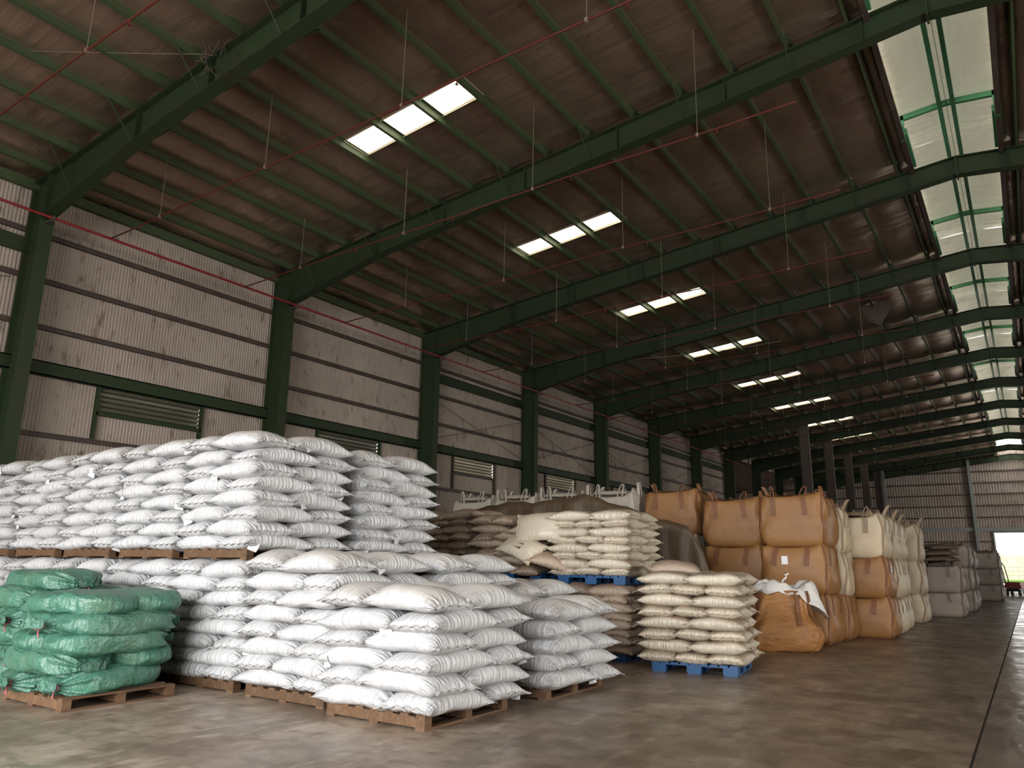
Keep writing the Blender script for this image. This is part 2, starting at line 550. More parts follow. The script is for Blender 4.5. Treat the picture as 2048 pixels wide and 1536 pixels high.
edges = [-1.50] + PX + [-19.95]
for k in range(-2, 11):
    ya, yb = YK(k), YK(k + 1)
    yc = (ya + yb) / 2
    for x in PX:
        ob('purlin', PUR, ceiling, (x, yc, zr(x)), (0, -ANG, 0))
    for i, x in enumerate(PX[:4] if k >= 0 else []):
        xx = 2 * RX - x
        ob('purlin', PUR, ceiling, (xx, yc, zr(xx)), (0, ANG, PI))
    for i in range(len(edges) - 1):
        a, b = edges[i + 1], edges[i]
        xc, w = (a + b) / 2, (b - a) / math.cos(ANG)
        z = zr(xc) + 0.205
        if SKX0 - 0.01 <= a and b <= SKX1 + 0.01 and 0 <= k <= 8:
            c = SKYC(k)
            for (p, q) in ((ya, c - SKW / 2), (c + SKW / 2, yb)):
                ob('insulation_panel', foil(q - p, w, 3), ceiling, (xc, (p + q) / 2, z), (0, -ANG, 0))
        else:
            ob('insulation_panel', foil(BAY, w, (i * 7 + k * 3) % 5), ceiling, (xc, yc, z), (0, -ANG, 0))
    redges = [2 * RX - e for e in edges[:4]]
    for i in range(3):
        a, b = redges[i], redges[i + 1]
        xc, w = (a + b) / 2, (b - a) / math.cos(ANG)
        ob('insulation_panel', foil(BAY, w, (i * 3 + k) % 5), ceiling, (xc, yc, zr(xc) + 0.205), (0, ANG, 0))
# rest of the right slope and the roof over the annex: one stretch of foil each
mb = MB()
xa, xb = 2 * RX - edges[3], XR + 0.1
mb.add([(xa, YFRONT, zr(xa) + 0.2), (xb, YFRONT, zr(xb) + 0.2), (xb, YEND, zr(xb) + 0.2), (xa, YEND, zr(xa) + 0.2)], [(0, 1, 2, 3)])
mb.add([(-34, YK(7), 9.6), (-19.9, YK(7), 10.9), (-19.9, YEND, 10.9), (-34, YEND, 9.6)], [(0, 1, 2, 3)])
mb.build('insulation_sheet', M_FOIL, ceiling)

# outer roof sheeting above the insulation, open at the skylights and the ridge slot
mb = MB()


def sheet_quad(x0, x1, y0, y1):
    mb.add([(x0, y0, zr(x0) + 0.33), (x1, y0, zr(x1) + 0.33), (x1, y1, zr(x1) + 0.33), (x0, y1, zr(x0) + 0.33)], [(0, 1, 2, 3)])


for k in range(-3, 11):
    ya, yb = YK(k), YK(k + 1)
    sheet_quad(-20.3, SKX0, ya, yb)
    sheet_quad(SKX1, -1.5, ya, yb)
    c = SKYC(k)
    if 0 <= k <= 8:
        sheet_quad(SKX0, SKX1, ya, c - SKW / 2)
        sheet_quad(SKX0, SKX1, c + SKW / 2, yb)
    else:
        sheet_quad(SKX0, SKX1, ya, yb)
    sheet_quad(2 * RX + 1.5, XR + 0.4, ya, yb)
mb.build('roof_sheet', M_FLASH, ceiling)
# fascia closing the eaves
mb = MB()
mb.span((XW - 0.12, YFRONT, 10.5), (XW - 0.06, YEND, 11.3))
mb.span((XR + 0.12, YFRONT, 10.5), (XR + 0.2, YEND, 11.3))
mb.build('fascia', M_FLASH, ceiling)

# ridge monitor: raised little gable roof over an open slot along the ridge
MZ = 13.36
for k in range(-1, 10):
    ya, yb = YK(k), YK(k + 1)
    yc = (ya + yb) / 2
    for s in (-1, 1):
        ob('monitor_panel', foil(BAY, 1.50, (k + s) % 4 + 10, M_FOILB), ceiling, (RX + s * 0.74, yc, MZ + 0.10), (0, s * 0.10, 0))
        mb = MB()
        mb.span((RX + s * 0.15 - 0.05, ya, MZ - 0.10), (RX + s * 0.15 + 0.05, yb, MZ + 0.08))
        mb.build('ridge_purlin', M_RIDGE, ceiling)
        mb = MB()   # curb along the slot
        mb.span((RX + s * 1.07 - 0.02, ya, 12.62), (RX + s * 1.07 + 0.02, yb, 12.98))
        mb.span((RX + s * 1.07 - 0.06, ya, 12.60), (RX + s * 1.07 + 0.06, yb, 12.65))
        mb.build('curb', M_BROWNSTEEL, ceiling)
    yf = ya + 5.35
    mb = MB()
    for s in (-1, 1):
        mb.box((RX + s * 0.53, yf, MZ - 0.07), (1.08, 0.10, 0.14), Matrix.Rotation(s * 0.10, 3, 'Y'))
        mb.span((RX + s * 1.06 - 0.06, yf - 0.05, 12.6), (RX + s * 1.06 + 0.06, yf + 0.05, MZ - 0.06))
        mb.span((RX + s * 1.02 - 0.07, yf, 12.75), (RX + s * 1.02 + 0.07, yb - 0.15, 12.93))
    mb.build('monitor_frame', M_RIDGE, ceiling)

# torn flap of foil hanging below the fourth bay
mb = MB()
mb.add([(-4.9, 33.6, 12.45), (-3.5, 34.0, 12.55), (-4.1, 33.9, 11.55), (-4.5, 33.7, 11.75)], [(0, 1, 2, 3)])
o = mb.build('torn_flap', M_DARKMETAL, ceiling)
o.modifiers.new('thick', 'SOLIDIFY').thickness = 0.01
# ---------------------------------------------------------------- skylights
for k in range(0, 9):
    w = tag(ob(f'window_{k + 1}', None), f'bright translucent skylight strip, {ORD[k]} from the camera', None, None, 'structure')
    c = SKYC(k)
    n = 4 * 9
    vs, fs = [], []
    for j in range(n + 1):
        y = c - SKW / 2 - 0.02 + (SKW + 0.04) * j / n
        dz = 0.022 * math.sin(j * PI / 2)
        for x in (SKX0, SKX1):
            vs.append((x, y, zr(x) + 0.26 + dz))
    for j in range(n):
        a = 2 * j
        fs.append((a, a + 2, a + 3, a + 1))
    MB().add(vs, fs).build('pane', M_SKY, w, True)
    mb = MB()
    for s in (-1, 1):
        y = c + s * (SKW / 2 + 0.01)
        mb.prism([(SKX0, y, zr(SKX0) + 0.17), (SKX1, y, zr(SKX1) + 0.17), (SKX1, y, zr(SKX1) + 0.30), (SKX0, y, zr(SKX0) + 0.30)], (0, 0.012, 0))
    for x in (SKX0, SKX1):
        mb.span((x - 0.01, c - SKW / 2, zr(x) + 0.17), (x + 0.01, c + SKW / 2, zr(x) + 0.30))
    mb.build('flashing', M_FLASH, w)

# ---------------------------------------------------------------- walls
wall_left = tag(ob('wall_left', None), 'dirty grey corrugated metal side wall with dark girts', None, None, 'structure')
PITCH_C = 0.088


def corrugated(u0, u1, zspans, place, pitch=PITCH_C, amp=0.016):
    """trapezoid ribs running vertically; zspans(u) gives list of (z0,z1); place(u,w,z)->xyz, w = depth towards room"""
    mb = MB()
    n = int(round((u1 - u0) / pitch))
    p = (u1 - u0) / n
    prof = []
    for i in range(n):
        a = u0 + i * p
        prof += [(a, 0), (a + 0.35 * p, 0), (a + 0.5 * p, amp), (a + 0.85 * p, amp)]
    prof.append((u1, 0))
    for (ua, wa), (ub, wb) in zip(prof[:-1], prof[1:]):
        for z0, z1 in zspans((ua + ub) / 2):
            mb.add([place(ua, wa, z0), place(ub, wb, z0), place(ub, wb, z1), place(ua, wa, z1)], [(0, 1, 2, 3)])
    return mb


LV0, LV1 = 2.2, 5.25            # louvre position inside a bay
EZ = 10.9
place_left = lambda u, w, z: (XW + w, u, z)
GIRTS = (9.54, 8.37, 7.18, 4.52, 3.3, 2.1, 0.9)
for k in range(-3, 7):
    ya, yb = YK(k), YK(k + 1)
    l0, l1 = ya + LV0, ya + LV1
    zs = lambda u: [(0, 5.30), (5.97, EZ)] if l0 < u < l1 else [(0, EZ)]
    corrugated(ya, yb, zs, place_left).build('corrugated_sheet', M_SHEET, wall_left)
    for z in GIRTS:
        mb = MB()
        mb.span((XW + 0.03, ya, z - 0.055), (XW + 0.13, yb, z + 0.055))
        mb.span((XW + 0.13, ya, z + 0.03), (XW + 0.15, yb, z + 0.06))
        mb.build('girt', M_BROWNSTEEL, wall_left)
    mb = MB()                    # deep green beam above the louvres
    mb.span((XW + 0.03, ya, 5.99), (XW + 0.05, yb, 6.30))
    mb.span((XW + 0.03, ya, 5.97), (XW + 0.22, yb, 6.0))
    mb.span((XW + 0.03, ya, 6.29), (XW + 0.22, yb, 6.32))
    mb.span((XW + 0.20, ya, 5.97), (XW + 0.22, yb, 6.32))
    for j in range(1, 4):
        mb.span((XW + 0.22, ya + j * BAY / 4 - 0.015, 5.98), (XW + 0.228, ya + j * BAY / 4 + 0.015, 6.31))
    mb.build('wall_beam', M_GREEN, wall_left)
    if k >= 2 or k < 0:
        mb = MB()
        mb.span((XW + 0.10, ya, 8.93), (XW + 0.22, yb, 9.30))
        mb.build('wall_beam', M_GREEN, wall_left)
        mb = MB()
        for (p, q) in (((ya + 0.3, 8.2), (yb - 0.3, 6.4)), ((ya + 0.3, 6.4), (yb - 0.3, 8.2))):
            mb.tube([(XW + 0.26, p[0], p[1]), (XW + 0.26, q[0], q[1])], 0.012, 6)
        mb.build('brace_rod', M_DARKMETAL, wall_left)
    mb = MB()                    # eave beam
    mb.span((XW + 0.02, ya, 10.62), (XW + 0.18, yb, 10.86))
    mb.build('eave_beam', M_PURLIN, wall_left)
    lv = ob('louvre', None, wall_left)
    mb = MB()
    for y in (l0, l1):
        mb.span((XW + 0.02, y - 0.04, 4.55), (XW + 0.14, y + 0.04, 5.97))
    mb.span((XW + 0.02, l0, 5.22), (XW + 0.14, l1, 5.32))
    mb.build('frame', M_BROWNSTEEL if k > 1 else M_GREEN, lv)
    MB().span((XW - 0.06, l0, 5.25), (XW - 0.05, l1, 6.05)).build('shade_backing', M_DARKMETAL, lv)  # added dark sheet standing in for the shade between slats
    nsl = 5
    for j in range(nsl):
        z = 5.40 + 0.13 * j
        mb = MB()
        mb.box((XW + 0.05, (l0 + l1) / 2, z), (0.012, l1 - l0 - 0.08, 0.115), Matrix.Rotation(-0.65, 3, 'Y'))
        mb.build('slat', M_LOUVRE if k > 1 else M_LOUVRE_G, lv)
# stub of wall plus annex walls beyond the seventh bay
wall_annex = tag(ob('wall_annex', None), 'dark side walls of the annex at the far left', None, None, 'structure')
corrugated(YK(7), YEND, lambda u: [(0, 10)], lambda u, w, z: (-34 + w, u, z), 0.5, 0.05).build('corrugated_sheet', M_SHEET, wall_annex)
corrugated(-34, XW, lambda u: [(0, 10.9)], lambda u, w, z: (u, YK(7) + w, z), 0.5, 0.05).build('corrugated_sheet', M_SHEET, wall_annex)

wall_back = tag(ob('wall_back', None), 'corrugated metal end wall around the far doorway', None, None, 'structure')
DX0, DX1, DZ = -2.72, 3.2, 5.05
place_back = lambda u, w, z: (u, YEND - w, z)
for (a, b) in ((-34, -20), (-20, -12), (-12, -4.2), (-4.2, DX0), (DX0, DX1), (DX1, XR)):
    corrugated(a, b, (lambda u: [(DZ, 13.2)]) if a == DX0 else (lambda u: [(0, 13.2)]), place_back, 0.25, 0.04).build('corrugated_sheet', M_SHEET, wall_back)
for z in (11.2, 10.05, 8.9, 7.75, 6.6, 4.2, 3.0, 1.8):
    for (a, b) in ((-34, -12), (-12, -4.2), (-4.2, XR)) if z > 5.5 else ((-34, -12), (-12, -4.2), (-4.2, DX0)):
        mb = MB()
        mb.span((a, YEND - 0.17, z - 0.06), (b, YEND - 0.05, z + 0.06))
        mb.build('girt', M_BROWNSTEEL, wall_back)
mb = MB()
mb.span((-34, YEND - 0.25, 5.25), (XR, YEND - 0.05, 5.6))
mb.build('wall_beam', M_STEELGREY, wall_back)
for x in (-20, -12.2, -4.2):
    mb = MB()
    mb.span((x - 0.13, YEND - 0.5, 0), (x + 0.13, YEND - 0.05, 12.4))
    mb.build('wind_column', M_STEELGREY, wall_back)
door = tag(ob('door_1', None), 'open far doorway with steel jambs and bright daylight', None, None, 'structure')
mb = MB()
mb.span((DX0 - 0.15, YEND - 0.2, 0), (DX0, YEND + 0.2, DZ + 0.12))
mb.span((DX1, YEND - 0.2, 0), (DX1 + 0.15, YEND + 0.2, DZ + 0.12))
mb.build('jamb', M_STEELGREY, door)
mb = MB()
mb.span((DX0, YEND - 0.2, DZ), (DX1, YEND + 0.2, DZ + 0.16))
mb.build('lintel', M_STEELGREY, door)

wall_right = tag(ob('wall_right', None), 'corrugated metal side wall at right', None, None, 'structure')
mb = MB()
mb.span((XR, YFRONT, 0), (XR + 0.08, 4.5, 11.2))
mb.span((XR, 13.5, 0), (XR + 0.08, 66, 11.2))
mb.span((XR, 78, 0), (XR + 0.08, YEND, 11.2))
mb.span((XR, 66, 6.0), (XR + 0.08, 78, 11.2))  # header of the unseen far opening, added to let light in
mb.span((XR, 4.5, 6.0), (XR + 0.08, 13.5, 11.2))
mb.build('corrugated_sheet', M_SHEET, wall_right)
wall_front = tag(ob('wall_front', None), 'corrugated metal wall behind the camera around the loading door', None, None, 'structure')
mb = MB()
mb.span((-34, YFRONT - 0.08, 0), (-13.2, YFRONT, 13.2))
mb.span((4.2, YFRONT - 0.08, 0), (XR, YFRONT, 13.2))
mb.span((-13.2, YFRONT - 0.08, 8.4), (4.2, YFRONT, 13.2))
mb.build('corrugated_sheet', M_SHEET, wall_front)

# ---------------------------------------------------------------- portal frames
RB = [(-19.0, 9.72), (-15.2, 10.52), (RX, 12.28)]   # underside of the left rafter


def rb(x):
    x = x if x <= RX else 2 * RX - x
    for (xa, za), (xb, zb) in zip(RB[:-1], RB[1:]):
        if x <= xb:
            return za + (zb - za) * (x - xa) / (xb - xa)
    return RB[-1][1]


def make_frame():
    root = ob('portal_frame', None)
    for s in (-1, 1):
        f = (lambda x: x) if s < 0 else (lambda x: 2 * RX - x)
        mb = MB()
        xo, xi = XW + 0.16, -19.0
        mb.span((f(xo), -0.006, 0), (f(xi), 0.006, 9.72))
        mb.span((f(xo) - 0.008, -0.14, 0), (f(xo) + 0.008, 0.14, 10.78))
        mb.span((f(xi) - 0.01, -0.16, 0), (f(xi) + 0.01, 0.16, 9.74))
        mb.build('column', M_GREEN, root)
        mb = MB()
        xs = [xo, -19.0, -15.2, -8, RX]
        poly = [(f(x), -0.006, zr(x)) for x in xs] + [(f(x), -0.006, rb(max(x, -19.0))) for x in xs[::-1][:-1]] + [(f(xo), -0.006, 9.72)]
        mb.prism(poly, (0, 0.012, 0))
        for a, b in zip(xs[1:-1], xs[2:]):
            mb.prism([(f(a), -0.15, rb(a)), (f(b), -0.15, rb(b)), (f(b), -0.15, rb(b) - 0.02), (f(a), -0.15, rb(a) - 0.02)], (0, 0.30, 0))
        mb.prism([(f(xo), -0.15, zr(xo)), (f(RX), -0.15, zr(RX)), (f(RX), -0.15, zr(RX) - 0.02), (f(xo), -0.15, zr(xo) - 0.02)], (0, 0.30, 0))
        r = mb.build('rafter', M_GREEN, root)
        for x in (-19.0, -15.2, -12.6, -9.9, -7.2, -4.5, -1.6) if s < 0 else (-4.5, -1.6):
            mb = MB()
            mb.span((f(x) - 0.008, -0.13, rb(x)), (f(x) + 0.008, 0.13, zr(x) - 0.02))
            mb.build('stiffener', M_GREEN, r)
        for i in (1, 3, 5, 7, 9, 11, 13) if s < 0 else (1,):
            x = PX[i]
            mb = MB()
            for q in (-1, 1):
                mb.tube([(f(x), q * 0.13, rb(x) + 0.02), (f(x), q * 0.75, zr(x) + 0.03)], 0.016, 5)
            mb.build('flange_brace', M_GREEN, r)
    mb = MB()
    mb.span((RX - 0.02, -0.17, 12.2), (RX + 0.02, 0.17, zr(RX)))
    mb.build('apex_plate', M_GREEN, root)
    return root


proto = make_frame()
for k in range(0, 12):
    o = proto if k == 0 else copy_tree(proto)
    o.location = (0, YK(k) - (0.35 if k == 11 else 0), 0)
    tag(o, f'dark green steel portal frame across the hall, {ORD[k]} from the camera', 'steel frame', 'portal frames')
for k in range(6, 11):
    mb = MB()
    x = -11.75
    mb.span((x - 0.3, YK(k) - 0.006, 0), (x + 0.3, YK(k) + 0.006, 10.95))
    mb.span((x - 0.31, YK(k) - 0.15, 0), (x - 0.29, YK(k) + 0.15, 10.93))
    mb.span((x + 0.29, YK(k) - 0.15, 0), (x + 0.31, YK(k) + 0.15, 10.98))
    c = mb.build('steel_column', M_BROWNSTEEL)
    tag(c, f'dark freestanding steel column near the end wall, {ORD[k - 6]} from the camera', 'column', 'freestanding columns')

# ---------------------------------------------------------------- sprinkler pipes
PXM, PZM = -18.72, 9.61
mp = thing('sprinkler_main', 'long red fire sprinkler main running along the left wall columns', 'pipe', (PXM, 0, PZM))
mb = MB()
mb.tube([(0, -2 + 4 * i, 0) for i in range(17)], 0.034, 10)
mb.build('pipe', M_RED, mp, True)
for k in range(0, 8):
    mb = MB()
    mb.span((-0.26, YK(k) - 0.05, -0.09), (0.03, YK(k) + 0.05, -0.04))
    mb.box((0, YK(k), 0), (0.1, 0.06, 0.1))
    mb.build('bracket', M_DARKMETAL, mp)
for j in range(-1, 12):
    y = 9.11 + 4.08 * j
    t = thing('sprinkler_branch', f'thin red sprinkler branch pipe crossing under the roof, {ORD[j + 1]} from the camera', 'pipe', (PXM, y, PZM), 0, 'sprinkler branch pipes')
    L_ = 16.1
    P = lambda x: (x, 0, 0.42 * x / L_ - 0.02 * math.sin(x * 0.9 + j))
    mb = MB()
    mb.tube([P(L_ * i / 16) for i in range(17)], 0.019, 8)
    mb.build('pipe', M_REDB, t, True)
    for i in range(4):
        x = 2.2 + 3.9 * i + 0.3 * (j % 3)
        zt = zr(PXM + x) - PZM + 0.02
        mb = MB()
        mb.tube([P(x), (x + 0.02, 0, zt)], 0.006, 6)
        mb.box((x, 0, P(x)[2]), (0.05, 0.06, 0.07))
        mb.build('hanger_rod', M_ROD, t)
    for i in range(5):
        x = 1.4 + 3.3 * i
        mb = MB()
        p = P(x)
        mb.tube([p, (x, 0, p[2] - 0.10)], 0.012, 6)
        mb.tube([(x, 0, p[2] - 0.10), (x, 0, p[2] - 0.11)], 0.03, 8)
        mb.build('sprinkler_head', M_REDB, t)


# twig nest on the nearest rafter and a loose cable
rt_ = random.Random(3)
t = thing('twig_nest', 'tangle of dry twigs caught on the nearest rafter', 'nest', (-12.35, YK(0) - 0.16, 11.05))
for i in range(26):
    mb = MB()
    p0 = Vector((rt_.uniform(-0.35, 0.35), rt_.uniform(-0.18, 0.0), rt_.uniform(-0.05, 0.55)))
    d0 = Vector((rt_.uniform(-1, 1), rt_.uniform(-0.3, 0.2), rt_.uniform(-1, 1))).normalized() * rt_.uniform(0.15, 0.34)
    mb.tube([p0, p0 + d0 * 0.5 + Vector((0, 0, -0.04)), p0 + d0], 0.006, 5)
    mb.build('twig', M_DARKMETAL if i % 3 else M_WOOD, t)
mb = MB()
mb.tube([(-16.6 + 0.3 * i, 4.5 + 0.21 * i, 11.42 - 0.0006 * i * (14 - i)) for i in range(15)], 0.005, 6)
tag(mb.build('loose_cable', M_ROD, None, True), 'thin pale cable strung to the nearest rafter', 'cable')
mb = MB()
mb.tube([(-13.2 + 0.6 * i, 29.2 + 0.05 * i, 10.3 - 0.004 * i * (10 - i)) for i in range(11)], 0.010, 6)
tag(mb.build('loose_cable', M_ROD, None, True), 'thin cable sagging below the third and fourth skylights', 'cable')


# ---------------------------------------------------------------- pallets
def make_wood_pallet():
    t = ob('wooden_pallet', None)
    L_, W_ = 1.30, 1.36
    for x in (-L_ / 2 + 0.05, 0, L_ / 2 - 0.05):
        MB().span((x - 0.05, -W_ / 2, 0.022), (x + 0.05, W_ / 2, 0.118)).build('stringer', M_WOOD, t)
    for i in range(7):
        y = -W_ / 2 + 0.055 + i * (W_ - 0.11) / 6
        MB().span((-L_ / 2, y - 0.055, 0.118), (L_ / 2, y + 0.055, 0.14)).build('top_board', M_WOOD, t)
    for y in (-W_ / 2 + 0.06, 0, W_ / 2 - 0.06):
        MB().span((-L_ / 2, y - 0.06, 0), (L_ / 2, y + 0.06, 0.022)).build('bottom_board', M_WOOD, t)
    return t


def make_blue_pallet():
    t = ob('plastic_pallet', None)
    L_, W_ = 1.2, 1.2
    mb = MB()
    for i in range(9):
        x = -L_ / 2 + 0.05 + i * (L_ - 0.1) / 8
        mb.span((x - 0.055, -W_ / 2, 0.125), (x + 0.055, W_ / 2, 0.15))
    mb.span((-L_ / 2, -W_ / 2, 0.11), (L_ / 2, W_ / 2, 0.126))
    mb.build('deck', M_BLUE, t)
    for x in (-0.5, 0, 0.5):
        for y in (-0.5, 0, 0.5):
            MB().span((x - 0.1, y - 0.1, 0.02), (x + 0.1, y + 0.1, 0.112)).build('block', M_BLUE, t)
        MB().span((x - 0.09, -W_ / 2, 0), (x + 0.09, W_ / 2, 0.02)).build('runner', M_BLUE, t)
    return t


pw, pb = make_wood_pallet(), make_blue_pallet()
pal_used = {}


def pallet(kind, x, y, z, label, rz=0.0, sc=(1, 1, 1)):
    src = pw if kind == 'wood' else pb
    o = copy_tree(src) if kind in pal_used else src
    pal_used[kind] = 1
    o.location, o.rotation_euler, o.scale = (x, y, z), (0, 0, rz + (PI / 2 if kind == 'wood' else 0)), sc
    tag(o, label, 'pallet', 'wooden pallets' if kind == 'wood' else 'blue plastic pallets')
    return o


# ---------------------------------------------------------------- sacks
def pillow(L_, W_, T, seed, droop=0.02, p=3.2, q=0.5, nu=34, nv=24, bend=0.0, m=None, name='sack'):
    r = random.Random(seed)
    ph = [r.uniform(0, 6.28) for _ in range(12)]
    am = [r.uniform(0.6, 1.2) for _ in range(12)]
    U = [math.sin(PI / 2 * (-1 + 2 * i / nu)) for i in range(nu + 1)]
    V = [math.sin(PI / 2 * (-1 + 2 * i / nv)) for i in range(nv + 1)]

    def pt(u, v, side):
        x = L_ / 2 * u * (1 - 0.035 * (1 - v * v) * abs(u) ** 3)
        y = W_ / 2 * v * (1 - 0.05 * (1 - u * u) * abs(v) ** 3)
        # corners pulled out into little ears
        e = (abs(u) * abs(v)) ** 6
        x += 0.035 * L_ * e * (1 if u > 0 else -1)
        y += 0.03 * W_ * e * (1 if v > 0 else -1)
        h = max(0.0, (1 - abs(u) ** p)) ** q * max(0.0, (1 - abs(v) ** p)) ** q
        lump = 1 + 0.07 * am[0] * math.sin(3.1 * u + ph[0]) * math.cos(2.3 * v + ph[1]) + 0.05 * am[1] * math.sin(5.3 * u + ph[2] + 2 * v)
        pl = 0.0
        eu = max(0.0, abs(u) - 0.45) / 0.55
        if eu > 0:      # gathers at the sewn ends
            pl = 0.085 * eu * (1 - eu ** 4) * (math.sin(19 * v + ph[3] + 3 * u) + 0.6 * math.sin(33 * v + ph[4]))
        z = side * T / 2 * h * (lump + pl)
        z += -droop * (0.75 * u * u + 0.45 * v * v) + 0.008 * math.sin(2.6 * u + ph[5]) + 0.006 * math.sin(3.0 * v + ph[6])
        z += bend * u
        # rim ripples
        rim = max(abs(u), abs(v)) ** 10
        z += rim * 0.010 * math.sin(9 * (u + 1.7 * v) + ph[7])
        return (x, y, z)
    vs, uvs, fs = [], [], []
    idx = {}
    for side in (1, -1):
        for i, u in enumerate(U):
            for j, v in enumerate(V):
                rim = i in (0, nu) or j in (0, nv)
                if side < 0 and rim:
                    idx[(side, i, j)] = idx[(1, i, j)]
                    continue
                idx[(side, i, j)] = len(vs)
                vs.append(pt(u, v, side))
                uvs.append((i / nu, j / nv))
    for i in range(nu):
        for j in range(nv):
            a = [idx[(1, *c)] for c in ((i, j), (i + 1, j), (i + 1, j + 1), (i, j + 1))]
            fs.append(tuple(a))
            a = [idx[(-1, *c)] for c in ((i, j), (i, j + 1), (i + 1, j + 1), (i + 1, j))]
            fs.append(tuple(a))
    mb = MB()
    mb.add(vs, fs)
    me = mb.mesh(name, m, True)
    uvl = me.uv_layers.new(name='UVMap')
    li = np.zeros(len(me.loops), dtype=np.int32)
    me.loops.foreach_get('vertex_index', li)
    ua = np.array(uvs, dtype=np.float32)[li]
    uvl.data.foreach_set('uv', ua.ravel())
    # sewn hem strips on both short ends
    hems = []
    for s in (-1, 1):
        hb = MB()
        pts = [Vector(pt(s, v, 1)) for v in V]
        hv, hf = [], []
        for a in pts:
            for dz in (-0.003, 0.003):
                hv.append(a + Vector((-s * 0.006, 0, dz)))
                hv.append(a + Vector((s * 0.034, 0, dz - 0.008)))
        for i in range(len(pts) - 1):
            b = 4 * i
            hf += [(b, b + 1, b + 5, b + 4), (b + 2, b + 6, b + 7, b + 3), (b + 1, b + 3, b + 7, b + 5)]
        hb.add(hv, hf)
        hems.append(hb)
    return me, hems


def variants(n, L_, W_, T, m, mh, seed0, **kw):
    out = []
    for i in range(n):
        r = random.Random(seed0 + i)
        me, hb = pillow(L_ * r.uniform(0.98, 1.04), W_ * r.uniform(0.99, 1.05), T * r.uniform(0.97, 1.06), seed0 + i * 13, m=m, **kw)
        out.append((me, [h.mesh('hem', mh) for h in hb]))
    return out


SL_, SW_ = 0.985, 0.635
V_FLAT = variants(10, SL_ * 1.03, SW_ * 1.05, 0.248, M_WHITE, M_HEM, 100, droop=0.046, p=3.2, q=0.45)
V_TOP = variants(6, SL_ * 1.02, SW_ * 1.03, 0.27, M_WHITED, M_HEM, 300, droop=0.055, p=2.7, q=0.47)
BL_, BW_ = 0.80, 0.50
V_BFLAT = variants(6, BL_ * 1.02, BW_ * 1.06, 0.212, M_BEIGE, M_HEMB, 500, droop=0.016, nu=26, nv=18, p=3.4, q=0.40)
V_BDARK = variants(6, BL_ * 1.05, BW_ * 1.08, 0.228, M_BEIGED, M_HEMB, 700, droop=0.035, nu=26, nv=18, p=2.8, q=0.46)
V_BPLUMP = variants(3, BL_ * 1.1, BW_ * 1.1, 0.27, M_BEIGE, M_HEMB, 800, droop=0.03, nu=26, nv=18, p=2.4)

TAGV = []
for i in range(4):
    r = random.Random(900 + i)
    mb = MB()
    vs = []
    for a in range(4):
        for b in range(3):
            vs.append(((b - 1) * 0.065, 0.016 * math.sin(a * 1.3 + b + i), -a * 0.046))
    fs = [(a * 3 + b, a * 3 + b + 1, a * 3 + b + 4, a * 3 + b + 3) for a in range(3) for b in range(2)]
    mb.add(vs, fs)
    TAGV.append(mb.mesh('label_tag', M_TAG))


def sack(name, var, loc, rz, label, group, tilt=(0, 0), tagp=0.0, hem=True):
    me, hm = var
    o = ob(name, me, None, loc, (tilt[0], tilt[1], rz))
    tag(o, label, 'sack', group)
    if hem:
        for h in hm:
            ob('hem', h, o)
    if rnd.random() < tagp:
        s = rnd.choice((-1, 1))
        t = rnd.choice((-1, 1))
        ob('label_tag', rnd.choice(TAGV), o, (s * SL_ * 0.40, t * SW_ * 0.50, -0.01), (rnd.uniform(-0.5, 0.5) - 0.3 * t, rnd.uniform(-0.5, 0.5), rnd.uniform(-0.5, 0.5)))
    return o


def lname(l, n):
    return 'bottom layer' if l == 0 else ('top layer' if l == n - 1 else f'{ORD[l]} layer up')


def pinwheel(x0, y0, z0, n, dz, desc, group, faces='FR', lo=0, l_=SL_, w_=SW_, vf=None, vt=None, name='white_sack', what='white sack', jit=1.0, tagp=0.35, rz=0.0, toponly_full=True, topn=1):
    """four-sack pinwheel layers; x0,y0 = front left corner. Builds only the sacks of the faces the hall shows."""
    sd = l_ + w_
    cx, cy = x0 + sd / 2, y0 + sd / 2
    for l in range(lo, n):
        if l % 2 == 0:
            spots = [(l_ / 2, w_ / 2, 0, 'left front'), (l_ + w_ / 2, l_ / 2, 1, 'right front'), (w_ + l_ / 2, l_ + w_ / 2, 0, 'right rear'), (w_ / 2, w_ + l_ / 2, 1, 'left rear')]
        else:
            spots = [(w_ / 2, l_ / 2, 1, 'left front'), (w_ + l_ / 2, w_ / 2, 0, 'right front'), (l_ + w_ / 2, w_ + l_ / 2, 1, 'right rear'), (l_ / 2, l_ + w_ / 2, 0, 'left rear')]
        top = l >= n - topn
        for q, (dx, dy, d, side) in enumerate(spots):
            need = ('F' in faces and q in (0, 1)) or ('R' in faces and q in (1, 2)) or l == n - 1 or (l == n - 2 and q != 3)
            if not need:
                continue
            var = rnd.choice((vt or V_TOP) if top else (vf or V_FLAT))
            px, py = x0 + dx - cx, y0 + dy - cy
            c, s = math.cos(rz), math.sin(rz)
            loc = (cx + px * c - py * s + rnd.uniform(-0.025, 0.025) * jit, cy + px * s + py * c + rnd.uniform(-0.025, 0.025) * jit,
                   z0 + dz * (l + 0.5) + (0.03 if top else 0.0) + rnd.uniform(-0.006, 0.006))
            lab = f'{what}, {side} of {lname(l, n)}, {desc}'
            sack(name, var, loc, rz + d * PI / 2 + rnd.choice((0, PI)) + rnd.uniform(-0.05, 0.05) * jit, lab, group,
                 (rnd.uniform(-0.03, 0.03) * jit, rnd.uniform(-0.03, 0.03) * jit), tagp)


GW = 'white sacks stacked on wooden pallets'
PH = 0.14


